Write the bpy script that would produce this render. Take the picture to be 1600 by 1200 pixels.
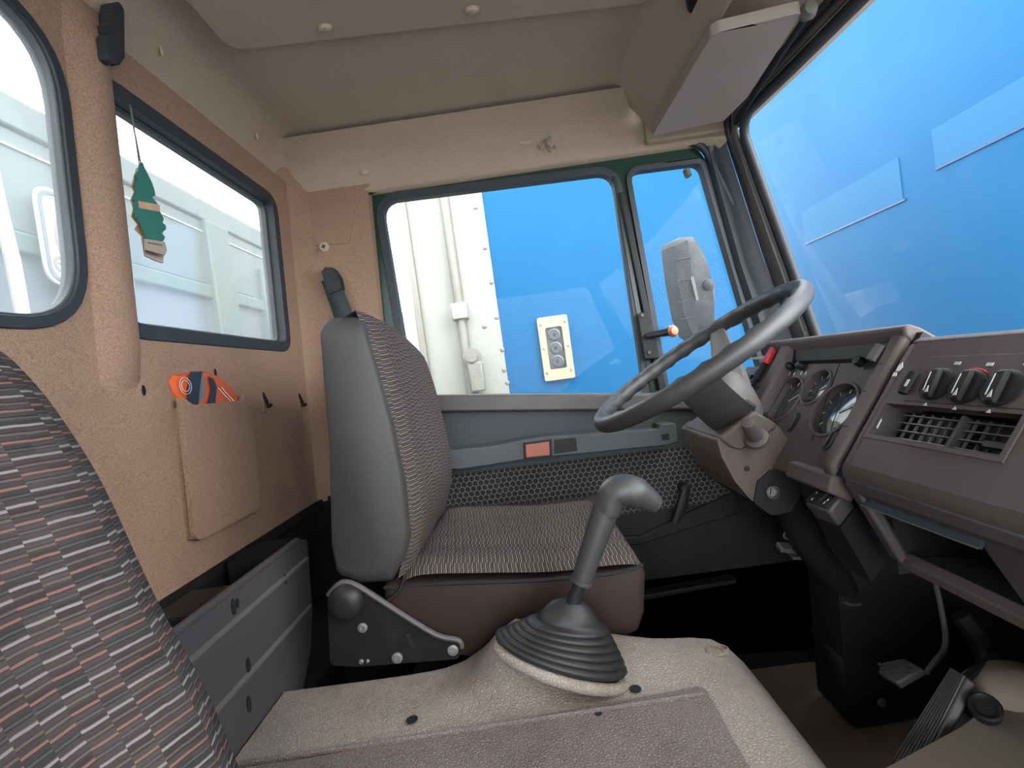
import bpy, bmesh, math, random
from mathutils import Vector, Matrix, geometry
random.seed(7)
sc = bpy.context.scene
for o in list(bpy.data.objects): bpy.data.objects.remove(o)
C = sc.collection

# ---------------------------------------------------------------- camera
F = 760.0; H = 0.95                      # focal length in px of a 1600 px wide frame, eye height over the cab floor
MX = Vector((0.99022036, -0.13822481, -0.0189088))
MY = Vector((0.01578308, -0.02367462, 0.99959512))
MZ = Vector((-0.1386165, -0.99011788, -0.02126148))
cam = bpy.data.cameras.new('camera'); cam.sensor_width = 36; cam.lens = F/1600*36; cam.clip_start = 0.02
co = bpy.data.objects.new('camera', cam); C.objects.link(co)
co.matrix_world = Matrix(((MX.x, -MX.y, -MX.z, 0), (MY.x, -MY.y, -MY.z, 0), (MZ.x, -MZ.y, -MZ.z, H), (0, 0, 0, 1)))
sc.camera = co
# ---------------------------------------------------------------- sky, added fill sun, exposure
w = bpy.data.worlds.new('sky'); sc.world = w; w.use_nodes = True
nt = w.node_tree; nt.nodes.clear()
wo = nt.nodes.new('ShaderNodeOutputWorld'); bg = nt.nodes.new('ShaderNodeBackground')
tc = nt.nodes.new('ShaderNodeTexCoord'); sp = nt.nodes.new('ShaderNodeSeparateXYZ'); rp = nt.nodes.new('ShaderNodeValToRGB')
rp.color_ramp.elements[0].position = 0.0; rp.color_ramp.elements[0].color = (0.86, 0.92, 0.98, 1)
rp.color_ramp.elements[1].position = 0.7; rp.color_ramp.elements[1].color = (0.90, 0.96, 1.0, 1)
nt.links.new(tc.outputs['Generated'], sp.inputs[0]); nt.links.new(sp.outputs['Z'], rp.inputs[0])
nt.links.new(rp.outputs[0], bg.inputs[0]); bg.inputs[1].default_value = 4.2
nt.links.new(bg.outputs[0], wo.inputs[0])
sl_ = bpy.data.lights.new('interior_fill_sun', 'SUN'); sl_.energy = 1.5; sl_.angle = math.radians(50); sl_.color = (1, .96, .9)  # very wide soft sun, added to brighten the cab through its open side
so_ = bpy.data.objects.new('interior_fill_sun', sl_); C.objects.link(so_)
so_.rotation_euler = Vector((-.62, .62, -.48)).to_track_quat('-Z', 'Y').to_euler()
vs = sc.view_settings
sc.display_settings.display_device = 'sRGB'
vs.view_transform = 'Standard'; vs.look = 'None'; vs.exposure = 1.3; vs.gamma = 1.0; vs.use_curve_mapping = False

# ---------------------------------------------------------------- maths helpers
EYE = Vector((0, 0, H))
def ray(px, py):
    c = Vector((px-800, py-600, F)); return Vector((MX.dot(c), MY.dot(c), MZ.dot(c)))
def at(px, py, X=None, Y=None, Z=None, k=0.0):
    d = ray(px, py)
    if Y is not None: t = Y/d.y
    elif Z is not None: t = (Z-H)/d.z
    else: t = (X+k*H)/(d.x-k*d.z)
    return EYE + d*t
def ys(Y, pts): return [at(x, y, Y=Y) for x, y in pts]
def xs(X, pts): return [at(x, y, X=X) for x, y in pts]
def zs(Z, pts): return [at(x, y, Z=Z) for x, y in pts]
def V(*a): return Vector(a)
def lerp(a, b, t): return a+(b-a)*t
def rrect(x0, x1, y0, y1, r, n=6):
    return fillet([(x0, y0), (x1, y0), (x1, y1), (x0, y1)], r, n)
def fillet(pts, r, n=6):
    out = []; N = len(pts)
    for i in range(N):
        p = Vector(pts[i]); a = Vector(pts[i-1])-p; b = Vector(pts[(i+1) % N])-p
        rr = r[i] if isinstance(r, (list, tuple)) else r
        if rr <= 0: out.append(p); continue
        la, lb = a.length, b.length; a /= la; b /= lb
        ang = a.angle(b); d = min(rr/math.tan(ang/2), la*.49, lb*.49)
        p0 = p+a*d; p1 = p+b*d
        for k in range(n+1):
            t = k/n; out.append(p0*(1-t)**2 + p*2*t*(1-t) + p1*t*t)
    return out
def offs(pts, d):                          # offset a 2D polygon outwards by d
    P = [Vector((p[0], p[1])) for p in pts]; N = len(P)
    A = sum(P[i].x*P[(i+1) % N].y-P[(i+1) % N].x*P[i].y for i in range(N))
    s = 1 if A > 0 else -1; out = []
    for i in range(N):
        e0 = (P[i]-P[i-1]).normalized(); e1 = (P[(i+1) % N]-P[i]).normalized()
        n0 = Vector((e0.y, -e0.x))*s; n1 = Vector((e1.y, -e1.x))*s
        m = n0+n1; k = m.length_squared
        out.append(P[i]+(m*(2*d/k) if k > .1 else n0*d))
    return out
def smooth_path(pts, n=6):                 # Catmull-Rom
    P = [Vector(p) for p in pts]; out = []
    for i in range(len(P)-1):
        p0 = P[max(i-1, 0)]; p1 = P[i]; p2 = P[i+1]; p3 = P[min(i+2, len(P)-1)]
        for k in range(n):
            t = k/n
            out.append(.5*((2*p1)+(p2-p0)*t+(2*p0-5*p1+4*p2-p3)*t*t+(3*p1-p0-3*p2+p3)*t**3))
    out.append(P[-1]); return out

class MB:
    def __init__(s): s.v = []; s.f = []; s.uv = []
    def add(s, vs, fs, uvs=None):
        o = len(s.v); s.v += [Vector(p) for p in vs]
        s.f += [tuple(i+o for i in f) for f in fs]
        s.uv += uvs if uvs else [None]*len(fs); return s
    def obox(s, c, a, b, d):
        c = Vector(c); a = Vector(a); b = Vector(b); d = Vector(d)
        vs = [c+a*i+b*j+d*k for k in (-1, 1) for j in (-1, 1) for i in (-1, 1)]
        return s.add(vs, [(0, 2, 3, 1), (4, 5, 7, 6), (0, 1, 5, 4), (2, 6, 7, 3), (0, 4, 6, 2), (1, 3, 7, 5)])
    def box(s, x0, x1, y0, y1, z0, z1):
        return s.obox(((x0+x1)/2, (y0+y1)/2, (z0+z1)/2), ((x1-x0)/2, 0, 0), (0, (y1-y0)/2, 0), (0, 0, (z1-z0)/2))
    def prism(s, pts, vec):
        vec = Vector(vec); n = len(pts); P = [Vector(p) for p in pts]
        tri = geometry.tessellate_polygon([P])
        vs = P+[p+vec for p in P]
        fs = [tuple(t) for t in tri]+[tuple(i+n for i in reversed(t)) for t in tri]
        fs += [(i, (i+1) % n, (i+1) % n+n, i+n) for i in range(n)]
        return s.add(vs, fs)
    def plate(s, outer, holes, t, fn):      # 2D outline with holes, thickness t, fn(u,v,w)->3D
        loops = [[Vector((p[0], p[1], 0)) for p in l] for l in [outer]+list(holes)]
        tri = geometry.tessellate_polygon(loops); flat = [p for l in loops for p in l]; n = len(flat)
        vs = [fn(p.x, p.y, 0) for p in flat]+[fn(p.x, p.y, t) for p in flat]
        fs = [tuple(x) for x in tri]+[tuple(i+n for i in reversed(x)) for x in tri]
        o = 0
        for l in loops:
            m = len(l); fs += [(o+i, o+(i+1) % m, o+(i+1) % m+n, o+i+n) for i in range(m)]; o += m
        return s.add(vs, fs)
    def loft(s, rows, cu=False, cv=False, cap=False):
        R = len(rows); N = len(rows[0]); vs = [Vector(p) for r in rows for p in r]; fs = []; uvs = []
        ul = [[0]*(N+1) for _ in rows]
        for j, r in enumerate(rows):
            for i in range(N): ul[j][i+1] = ul[j][i]+(Vector(r[(i+1) % N])-Vector(r[i])).length
        mid = N//2; vl = [0]
        for j in range(R): vl.append(vl[-1]+(Vector(rows[(j+1) % R][mid])-Vector(rows[j][mid])).length)
        for j in range(R if cv else R-1):
            for i in range(N if cu else N-1):
                a = j*N+i; b = j*N+(i+1) % N; j2 = (j+1) % R
                fs.append((a, b, j2*N+(i+1) % N, j2*N+i))
                c = lambda jj, ii, k: (ul[jj][ii]-ul[jj][N//2], vl[k])
                uvs.append([c(j, i, j), c(j, i+1, j), c(j2, i+1, j+1), c(j2, i, j+1)])
        s.add(vs, fs, uvs)
        if cap:
            o = len(s.v)-R*N
            s.f += [tuple(o+i for i in reversed(range(N))), tuple(o+(R-1)*N+i for i in range(N))]; s.uv += [None, None]
        return s
    def tube(s, path, r, n=10, sx=1.0, up=None, cap=True):
        P = [Vector(p) for p in path]; rows = []; prev = None
        for i, p in enumerate(P):
            t = (P[min(i+1, len(P)-1)]-P[max(i-1, 0)]).normalized()
            if prev is None:
                u = Vector(up) if up else (Vector((0, 0, 1)) if abs(t.z) < .9 else Vector((1, 0, 0)))
            else: u = prev
            u = (u-t*u.dot(t)).normalized(); prev = u; b = t.cross(u)
            rr = r[i] if isinstance(r, (list, tuple)) else r
            rows.append([p+(u*math.cos(a)+b*math.sin(a)*sx)*rr for a in [2*math.pi*k/n for k in range(n)]])
        return s.loft(rows, cu=True, cap=cap)
    def lathe(s, prof, o, ax, n=20, e=(1, 1), up=None):
        ax = Vector(ax).normalized(); o = Vector(o)
        u = Vector(up) if up else (Vector((0, 0, 1)) if abs(ax.z) < .9 else Vector((1, 0, 0)))
        u = (u-ax*u.dot(ax)).normalized(); b = ax.cross(u)
        rows = [[o+ax*h+(u*math.cos(a)*e[0]+b*math.sin(a)*e[1])*max(r, 1e-5) for a in [2*math.pi*k/n for k in range(n)]] for r, h in prof]
        return s.loft(rows, cu=True, cap=True)
    def build(s, name, mat, parent=None, bevel=0, sm=35, sub=0, kind=None, seg=2, label=None):
        me = bpy.data.meshes.new(name)
        if parent is not None: O = wloc(parent)
        elif kind == 'origin0': O = Vector((0, 0, 0)); kind = None
        else:
            O = Vector(((min(p.x for p in s.v)+max(p.x for p in s.v))/2, (min(p.y for p in s.v)+max(p.y for p in s.v))/2, min(p.z for p in s.v)))
        me.from_pydata([p-O for p in s.v], [], s.f)
        if any(s.uv):
            l = me.uv_layers.new(name='UVMap')
            for p, uv in zip(me.polygons, s.uv):
                if uv:
                    for li, q in zip(p.loop_indices, uv): l.data[li].uv = q
        bm = bmesh.new(); bm.from_mesh(me); bmesh.ops.recalc_face_normals(bm, faces=bm.faces); bm.to_mesh(me); bm.free()
        for p in me.polygons: p.use_smooth = True
        me.set_sharp_from_angle(angle=math.radians(sm))
        me.materials.append(mat)
        o = bpy.data.objects.new(name, me); C.objects.link(o)
        if parent is not None: o.parent = parent
        else: o.location = O
        if bevel:
            b = o.modifiers.new('bevel', 'BEVEL'); b.width = bevel; b.segments = seg; b.limit_method = 'ANGLE'; b.angle_limit = math.radians(40); b.harden_normals = False
        if sub:
            m = o.modifiers.new('sub', 'SUBSURF'); m.levels = m.render_levels = sub
        if kind: o['kind'] = kind
        if label: o['label'] = label
        return o
def wloc(o):
    p = Vector(o.location)
    while o.parent: o = o.parent; p += o.location
    return p
def thing(name, label, cat, loc=(0, 0, 0), group=None):
    o = bpy.data.objects.new(name, None); C.objects.link(o); o.location = loc; o.empty_display_size = .05
    o['label'] = label; o['category'] = cat
    if group: o['group'] = group
    return o
def tag(o, label, cat, group=None):
    o['label'] = label; o['category'] = cat
    if group: o['group'] = group
    return o
def struct(name, loc=(0, 0, 0)):
    o = bpy.data.objects.new(name, None); C.objects.link(o); o.location = loc; o.empty_display_size = .05; o['kind'] = 'structure'; return o
def clone(o, parent, off):
    c = o.copy(); C.objects.link(c); c.parent = parent; c.location = Vector(o.location)+Vector(off); return c

# ---------------------------------------------------------------- materials
def srgb(r, g, b):
    f = lambda c: (c/255/12.92) if c <= 10 else ((c/255+.055)/1.055)**2.4
    return (f(r), f(g), f(b), 1)
class NT:
    def __init__(s, name):
        m = bpy.data.materials.new(name); m.use_nodes = True; s.m = m; s.t = m.node_tree; s.t.nodes.clear()
        s.out = s.n('ShaderNodeOutputMaterial'); s.b = s.n('ShaderNodeBsdfPrincipled'); s.l(s.b.outputs[0], s.out.inputs[0])
    def n(s, t, **k):
        x = s.t.nodes.new(t)
        for a, v in k.items(): setattr(x, a, v)
        return x
    def l(s, a, b): s.t.links.new(a, b)
    def val(s, sock, v):
        if hasattr(v, 'is_linked') or isinstance(v, bpy.types.NodeSocket): s.l(v, sock)
        else: sock.default_value = v
    def math(s, op, a, b=None, c=None):
        x = s.n('ShaderNodeMath', operation=op); s.val(x.inputs[0], a)
        if b is not None: s.val(x.inputs[1], b)
        if c is not None: s.val(x.inputs[2], c)
        return x.outputs[0]
    def mix(s, f, a, b):
        x = s.n('ShaderNodeMix', data_type='RGBA'); s.val(x.inputs[0], f); s.val(x.inputs[6], a); s.val(x.inputs[7], b); return x.outputs[2]
    def noise(s, vec, scale, detail=4, rough=.6):
        x = s.n('ShaderNodeTexNoise'); x.inputs['Scale'].default_value = scale; x.inputs['Detail'].default_value = detail; x.inputs['Roughness'].default_value = rough
        s.l(vec, x.inputs['Vector']); return x.outputs['Fac']
    def ramp(s, v, a, b):
        x = s.n('ShaderNodeMapRange'); x.interpolation_type = 'SMOOTHSTEP'; s.val(x.inputs[0], v); x.inputs[1].default_value = a; x.inputs[2].default_value = b; return x.outputs[0]
    def obj(s): return s.n('ShaderNodeTexCoord').outputs['Object']
    def uv(s): return s.n('ShaderNodeTexCoord').outputs['UV']
    def bump(s, h, st, d=.01):
        x = s.n('ShaderNodeBump'); x.inputs['Strength'].default_value = st; x.inputs['Distance'].default_value = d
        s.val(x.inputs['Height'], h); s.l(x.outputs[0], s.b.inputs['Normal']); return x
def plain(name, col, rough=.5, metal=0, dirt=None, damt=.4, dscale=6, grain=0, gscale=600, spec=.5, dthr=(.45, .75)):
    m = NT(name); v = m.obj()
    c = col
    if dirt: c = m.mix(m.math('MULTIPLY', m.ramp(m.noise(v, dscale, 6, .7), *dthr), damt), col, dirt)
    m.val(m.b.inputs['Base Color'], c); m.b.inputs['Roughness'].default_value = rough; m.b.inputs['Metallic'].default_value = metal
    m.b.inputs['Specular IOR Level'].default_value = spec
    if grain: m.bump(m.noise(v, gscale, 2), grain, .002)
    return m.m
def felt(name, col, col2, dirt, dthr=(.5, .8), damt=.5):
    m = NT(name); v = m.obj()
    f = m.noise(v, 420, 3, .7)
    c = m.mix(m.ramp(f, .3, .7), col2, col)
    c = m.mix(m.math('MULTIPLY', m.ramp(m.noise(v, 5, 5, .6), *dthr), damt), c, dirt)
    m.val(m.b.inputs['Base Color'], c); m.b.inputs['Roughness'].default_value = .95; m.b.inputs['Specular IOR Level'].default_value = .1
    m.bump(f, .6, .003); return m.m
def seat_fabric(name, cw=.019, p=.0062, pal=None):
    m = NT(name); sep = m.n('ShaderNodeSeparateXYZ'); m.l(m.uv(), sep.inputs[0])
    nz = m.noise(m.uv(), 60, 2)
    u = m.math('DIVIDE', m.math('ADD', sep.outputs[0], 7.0), cw)
    col = m.math('FLOOR', u)
    wn = m.n('ShaderNodeTexWhiteNoise', noise_dimensions='1D'); m.l(col, wn.inputs['W'])
    sh = m.math('MULTIPLY', m.math('PINGPONG', m.math('MULTIPLY', col, .35), 1.0), .9)
    v = m.math('ADD', m.math('DIVIDE', m.math('ADD', sep.outputs[1], 5.0), p), sh)
    v = m.math('ADD', v, m.math('MULTIPLY', nz, .25))
    row = m.math('FLOOR', v); t = m.math('FRACT', v)
    idx = m.math('MODULO', m.math('ADD', row, m.math('FLOOR', m.math('MULTIPLY', col, .5))), 4.0)
    cell = m.n('ShaderNodeTexWhiteNoise', noise_dimensions='2D')
    cv = m.n('ShaderNodeCombineXYZ'); m.l(col, cv.inputs[0]); m.l(row, cv.inputs[1]); m.l(cv.outputs[0], cell.inputs['Vector'])
    cr = m.n('ShaderNodeValToRGB'); cr.color_ramp.interpolation = 'CONSTANT'
    e = cr.color_ramp.elements
    cols = [(.165, .15, .145, 1), (.060, .055, .055, 1), (.145, .080, .068, 1), (.100, .072, .066, 1)]
    cols = pal or cols
    e[0].position = 0; e[0].color = cols[0]; e[1].position = .2; e[1].color = cols[1]
    for q, k in ((.45, 2), (.7, 3)):
        x = e.new(q); x.color = cols[k]
    m.l(m.math('DIVIDE', idx, 4.0), cr.inputs[0])
    line = m.math('MULTIPLY', m.ramp(t, .08, .2), m.math('SUBTRACT', 1.0, m.ramp(t, .45, .62)))
    c = m.mix(line, (.030, .026, .026, 1), cr.outputs[0])
    c = m.mix(m.math('MULTIPLY', cell.outputs['Value'], .3), c, (.10, .085, .08, 1))
    m.val(m.b.inputs['Base Color'], c); m.b.inputs['Roughness'].default_value = .95; m.b.inputs['Specular IOR Level'].default_value = .1
    m.bump(line, .7, .0025); return m.m
def hexnet(name, s=.0165):
    m = NT(name); uv = m.uv()
    def vm(op, a, b):
        x = m.n('ShaderNodeVectorMath', operation=op)
        for i, q in enumerate((a, b)):
            if isinstance(q, tuple): x.inputs[i].default_value = q
            else: m.l(q, x.inputs[i])
        return x
    pz = vm('MULTIPLY', vm('ADD', uv, (9, 9, 0)).outputs[0], (1/s, 1/s, 0)).outputs[0]
    S = (1, 1.7320508, 1)
    a = vm('SUBTRACT', vm('MODULO', pz, S).outputs[0], (.5, .8660254, 0)).outputs[0]
    b = vm('SUBTRACT', vm('MODULO', vm('ADD', pz, (.5, .8660254, 0)).outputs[0], S).outputs[0], (.5, .8660254, 0)).outputs[0]
    def hd(q):
        ab = m.n('ShaderNodeVectorMath', operation='ABSOLUTE'); m.l(q, ab.inputs[0])
        d = vm('DOT_PRODUCT', ab.outputs[0], (.5, .8660254, 0)).outputs['Value']
        sx = m.n('ShaderNodeSeparateXYZ'); m.l(ab.outputs[0], sx.inputs[0])
        return m.math('MAXIMUM', d, sx.outputs[0])
    h = m.math('MINIMUM', hd(a), hd(b))
    ln = m.ramp(h, .41, .47)
    m.val(m.b.inputs['Base Color'], m.mix(ln, (.012, .012, .013, 1), (.15, .14, .135, 1)))
    m.b.inputs['Roughness'].default_value = .8; m.bump(ln, .5, .002); return m.m
def vinyl(name, col, dirt, dthr=(.45, .7), damt=.7, grain=.5, scale=230, light=None, stain=None):
    m = NT(name); v = m.obj()
    vo = m.n('ShaderNodeTexVoronoi', feature='DISTANCE_TO_EDGE'); vo.inputs['Scale'].default_value = scale; m.l(v, vo.inputs['Vector'])
    g = m.ramp(vo.outputs['Distance'], 0, .25)
    c = m.mix(m.math('MULTIPLY', m.ramp(m.noise(v, 7, 7, .7), *dthr), damt), col, dirt)
    if light: c = m.mix(m.math('MULTIPLY', m.ramp(m.noise(v, 11, 8, .75), .55, .8), .5), c, light)
    if stain:
        vd = m.n('ShaderNodeVectorMath', operation='DISTANCE'); m.l(v, vd.inputs[0]); vd.inputs[1].default_value = stain[0]
        mask = m.math('SUBTRACT', 1.0, m.ramp(m.math('ADD', vd.outputs['Value'], m.math('MULTIPLY', m.noise(v, 24, 5, .7), .06)), stain[1]*.75, stain[1]*1.25))
        c = m.mix(m.math('MULTIPLY', mask, .55), c, stain[2])
    c = m.mix(m.math('MULTIPLY', m.math('SUBTRACT', 1.0, g), .5), c, dirt)
    m.val(m.b.inputs['Base Color'], c); m.b.inputs['Roughness'].default_value = .7; m.b.inputs['Specular IOR Level'].default_value = .25
    m.bump(g, grain, .002); return m.m
def glass(name, dust, dcol, refl=.35, tint=(1, 1, 1, 1), nscale=3.0, lo=.35, hi=.75, amin=.5):
    m = NT(name); v = m.obj(); m.t.nodes.remove(m.b)
    tr = m.n('ShaderNodeBsdfTransparent'); tr.inputs[0].default_value = tint
    gl = m.n('ShaderNodeBsdfGlossy'); gl.inputs['Roughness'].default_value = .02
    fr = m.n('ShaderNodeFresnel'); fr.inputs[0].default_value = 1.3
    mx = m.n('ShaderNodeMixShader'); m.l(m.math('MULTIPLY', fr.outputs[0], refl), mx.inputs[0]); m.l(tr.outputs[0], mx.inputs[1]); m.l(gl.outputs[0], mx.inputs[2])
    df = m.n('ShaderNodeBsdfDiffuse'); df.inputs[0].default_value = dcol
    tl = m.n('ShaderNodeBsdfTranslucent'); tl.inputs[0].default_value = dcol
    md = m.n('ShaderNodeMixShader'); md.inputs[0].default_value = .5; m.l(df.outputs[0], md.inputs[1]); m.l(tl.outputs[0], md.inputs[2])
    fac = m.math('MULTIPLY', m.math('ADD', m.math('MULTIPLY', m.ramp(m.noise(v, nscale, 8, .7), lo, hi), 1-amin), amin), dust)
    m2 = m.n('ShaderNodeMixShader'); m.l(fac, m2.inputs[0]); m.l(mx.outputs[0], m2.inputs[1]); m.l(md.outputs[0], m2.inputs[2])
    m.l(m2.outputs[0], m.out.inputs[0]); return m.m
M = {}
M['felt'] = felt('wall_felt', (.335, .215, .15, 1), (.20, .125, .085, 1), (.15, .10, .075, 1), damt=.45)
M['head'] = felt('headliner_felt', (.40, .315, .25, 1), (.30, .235, .185, 1), (.25, .195, .15, 1), damt=.4)
M['pillow'] = plain('visor_vinyl', (.27, .225, .205, 1), .6, dirt=(.25, .18, .14, 1), dscale=8)
M['seatfab'] = seat_fabric('striped_seat_fabric', .0142, .0058, [(.175, .16, .15, 1), (.048, .045, .045, 1), (.15, .080, .066, 1), (.078, .057, .052, 1)])
M['seatfine'] = seat_fabric('fine_striped_seat_fabric', .013, .0037, [(.22, .19, .17, 1), (.065, .052, .048, 1), (.20, .165, .145, 1), (.115, .075, .064, 1)])
M['seatside'] = plain('black_vinyl', (.033, .032, .031, 1), .5, dirt=(.055, .049, .044, 1), dscale=4, grain=.4, gscale=700, spec=.35)
M['seatred'] = plain('dark_brown_vinyl', (.030, .019, .017, 1), .6, dirt=(.042, .031, .028, 1), dscale=5, spec=.2)
M['black'] = plain('black_plastic', (.012, .013, .014, 1), .5, dirt=(.03, .029, .028, 1), dscale=9, spec=.25)
M['blackmat'] = plain('black_matt_metal', (.010, .010, .011, 1), .75, dirt=(.035, .031, .028, 1), dscale=12, spec=.12)
M['rubber'] = plain('black_rubber', (.018, .022, .026, 1), .55, dirt=(.04, .045, .05, 1), dscale=10)
M['sealgrey'] = plain('grey_rubber', (.05, .058, .062, 1), .5, dirt=(.10, .11, .11, 1), dscale=10)
M['green'] = plain('dark_green_paint', (.007, .032, .02, 1), .3, dirt=(.012, .02, .022, 1), dscale=5, damt=.6)
M['doorpan'] = plain('door_panel_plastic', (.025, .03, .031, 1), .55, grain=.2)
M['arm'] = plain('armrest_plastic', (.055, .06, .062, 1), .55, grain=.2, dirt=(.085, .085, .085, 1))
M['sill'] = plain('sill_trim', (.06, .052, .048, 1), .5, dirt=(.10, .09, .08, 1), dscale=14)
M['dash'] = plain('dash_plastic', (.092, .073, .069, 1), .6, dirt=(.122, .10, .092, 1), dscale=7, grain=.25, gscale=900, spec=.3)
M['dashdark'] = plain('dark_dash_plastic', (.065, .055, .053, 1), .5, grain=.25, gscale=900, dirt=(.09, .08, .073, 1))
M['wheel'] = plain('wheel_plastic', (.030, .030, .031, 1), .5, dirt=(.075, .072, .07, 1), dscale=8)
M['hubgrey'] = plain('worn_grey_hub', (.10, .092, .085, 1), .6, dirt=(.17, .155, .14, 1), dscale=12)
M['shroud'] = plain('column_plastic', (.060, .043, .035, 1), .6, dirt=(.11, .08, .062, 1), dscale=9, grain=.3)
M['tunnel'] = vinyl('beige_tunnel_vinyl', (.285, .245, .215, 1), (.15, .12, .10, 1), light=(.36, .325, .295, 1), stain=((.075, .16, .51), .10, (.20, .145, .09, 1)))
M['tunnelmat'] = vinyl('dark_tunnel_mat', (.165, .136, .128, 1), (.095, .075, .07, 1), light=(.24, .215, .20, 1))
M['collar'] = vinyl('stained_vinyl', (.34, .28, .21, 1), (.13, .09, .05, 1), dthr=(.35, .65), damt=.9)
M['floor'] = plain('dirty_floor_mat', (.20, .165, .135, 1), .85, dirt=(.32, .27, .22, 1), dscale=8, grain=.5, gscale=300)
M['lowbeige'] = plain('front_floor_vinyl', (.21, .165, .13, 1), .75, dirt=(.14, .105, .08, 1), dscale=5)
M['panelmetal'] = plain('purple_grey_metal', (.050, .044, .048, 1), .5, dirt=(.035, .031, .032, 1), dscale=7)
M['panelrib'] = plain('worn_metal_edge', (.085, .078, .08, 1), .5)
M['bootrubber'] = plain('boot_rubber', (.011, .011, .012, 1), .5, spec=.35, dirt=(.03, .029, .027, 1), dscale=14)
M['steel'] = plain('worn_steel', (.22, .21, .20, 1), .5, metal=.5, dirt=(.2, .15, .1, 1))
M['red'] = plain('red_plastic', (.62, .045, .04, 1), .4)
M['amber'] = plain('amber_reflector', (.30, .075, .04, 1), .35)
M['orangeplug'] = plain('orange_red_plastic', (.62, .16, .08, 1), .4, dirt=(.5, .25, .18, 1))
M['white'] = plain('white_plastic', (.30, .31, .31, 1), .5)
M['mark'] = plain('white_print', (.55, .55, .55, 1), .6)
M['plug'] = plain('beige_plastic', (.34, .26, .20, 1), .5)
M['lens'] = plain('gauge_glass', (.045, .065, .08, 1), .05, dirt=(.10, .135, .15, 1), dscale=18, damt=.5, spec=1.0)  # blue-grey base and blotches stand in for reflected blue; the coat reflects too
for n_ in M['lens'].node_tree.nodes:
    if n_.type == 'BSDF_PRINCIPLED': n_.inputs['Coat Weight'].default_value = 1; n_.inputs['Coat IOR'].default_value = 2.4; n_.inputs['Coat Roughness'].default_value = .03
M['needle'] = plain('gauge_print', (.5, .52, .52, 1), .5)
M['blue'] = plain('blue_tarp', (.005, .074, .172, 1), .5, dirt=(.008, .085, .19, 1), dscale=3, damt=.5, spec=.08)
M['bluepatch'] = plain('pale_blue_patch', (.018, .096, .195, 1), .6, spec=.1)  # slightly paler blue for the two plates on the trailer side
M['bluegroove'] = plain('blue_seam', (.004, .045, .12, 1), .5)
M['whitebody'] = plain('white_body_paint', (.225, .225, .195, 1), .5, dirt=(.185, .18, .15, 1), dscale=2, damt=.5)
M['rod'] = plain('galvanised_rod', (.16, .155, .13, 1), .5, dirt=(.12, .09, .05, 1), dscale=20)
M['cream'] = plain('cream_frame', (.31, .26, .16, 1), .6, dirt=(.26, .19, .1, 1), dscale=25)
M['lampglass'] = plain('smoky_lamp_lens', (.02, .025, .028, 1), .2)
M['lampring'] = plain('lamp_ring', (.05, .058, .06, 1), .3)
M['tipper'] = plain('pale_green_tipper', (.075, .10, .097, 1), .6, dirt=(.095, .12, .113, 1), dscale=3)
M['tipperlow'] = plain('pale_blue_panel', (.088, .105, .125, 1), .6)
M['tipperpost'] = plain('green_post', (.058, .095, .075, 1), .6)
M['ground'] = plain('yard_concrete', (.25, .24, .22, 1), .9, dirt=(.2, .185, .165, 1), dscale=.6)
M['clothorange'] = plain('orange_wrapper', (.50, .085, .02, 1), .4)
M['wrapblack'] = plain('black_wrapper_print', (.02, .02, .022, 1), .3)
M['treegreen'] = plain('green_card', (.02, .13, .10, 1), .7)
M['treepink'] = plain('faded_card', (.45, .30, .16, 1), .7, dirt=(.42, .2, .2, 1), dscale=40, damt=.9)
M['slat'] = plain('dark_slat', (.13, .115, .11, 1), .4)
M['cord'] = plain('cord', (.12, .11, .10, 1), .9)
M['strap'] = plain('dark_webbing', (.02, .028, .03, 1), .8, grain=.4, gscale=800)
M['hexnet'] = hexnet('hexagon_net')
M['glass'] = glass('dusty_glass', .018, (.5, .6, .7, 1), .2)
M['wsglass'] = glass('windscreen_glass', .02, (.5, .7, .85, 1), .12)
M['rearglass'] = glass('very_dusty_glass', .17, (.85, .9, .9, 1), nscale=2.5, amin=.6)
M['mirrorback'] = plain('dusty_grey_mirror_shell', (.026, .032, .036, 1), .6, dirt=(.075, .08, .082, 1), dscale=18, damt=.7)
M['traystrip'] = plain('sky_reflection_strip', (.03, .048, .062, 1), .25)  # blue tint painted in for sky reflected on the glossy inner ledge
M['amberwhite'] = plain('chipped_paint', (.7, .68, .66, 1), .7)

# ================================================================ outside
o = MB().box(-25, 25, -25, 25, -1.2, -1.1).build('ground', M['ground'], kind='structure')
TY = 2.7                                    # side of the parked box truck
tb = thing('box_truck_body', 'blue box truck body with white corner doors parked beside the driver door', 'truck body', (1.2, TY+1, -1.1))
xe = at(775, 460, Y=TY).x
xw = at(655, 460, Y=TY).x
MB().box(xe, 1.32, TY, TY+2.4, -.1, 2.75).build('blue_side_panel', M['blue'], tb)
xr = at(716, 460, Y=TY).x
MB().box(xr+.02, xe, TY-.012, TY+2.4, -.1, 2.75).build('corner_post', M['whitebody'], tb, bevel=.006)
MB().box(xw, xr+.02, TY+.01, TY+2.4, -.1, 2.75).build('door_panel', M['whitebody'], tb)
MB().box(xw-.035, xw, TY-.03, TY+2.2, -.1, 2.75).build('door_edge_strip', M['rod'], tb, bevel=.004)
MB().tube([V(xr, TY-.035, -.1), V(xr, TY-.035, 2.75)], .026, 12).build('lock_rod', M['rod'], tb)
for zy in (.62, 1.28, 2.1):
    MB().box(xr-.045, xr+.045, TY-.075, TY+.01, zy, zy+.09).build('rod_bracket', M['whitebody'], tb, bevel=.008)
p = at(742, 575, Y=TY)
MB().lathe([(.05, 0), (.05, .02), (.03, .02), (.03, .05), (0, .05)], p+V(0, -.06, .06), (0, -1, 0), 16).build('lock_cam', M['rod'], tb)
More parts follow.
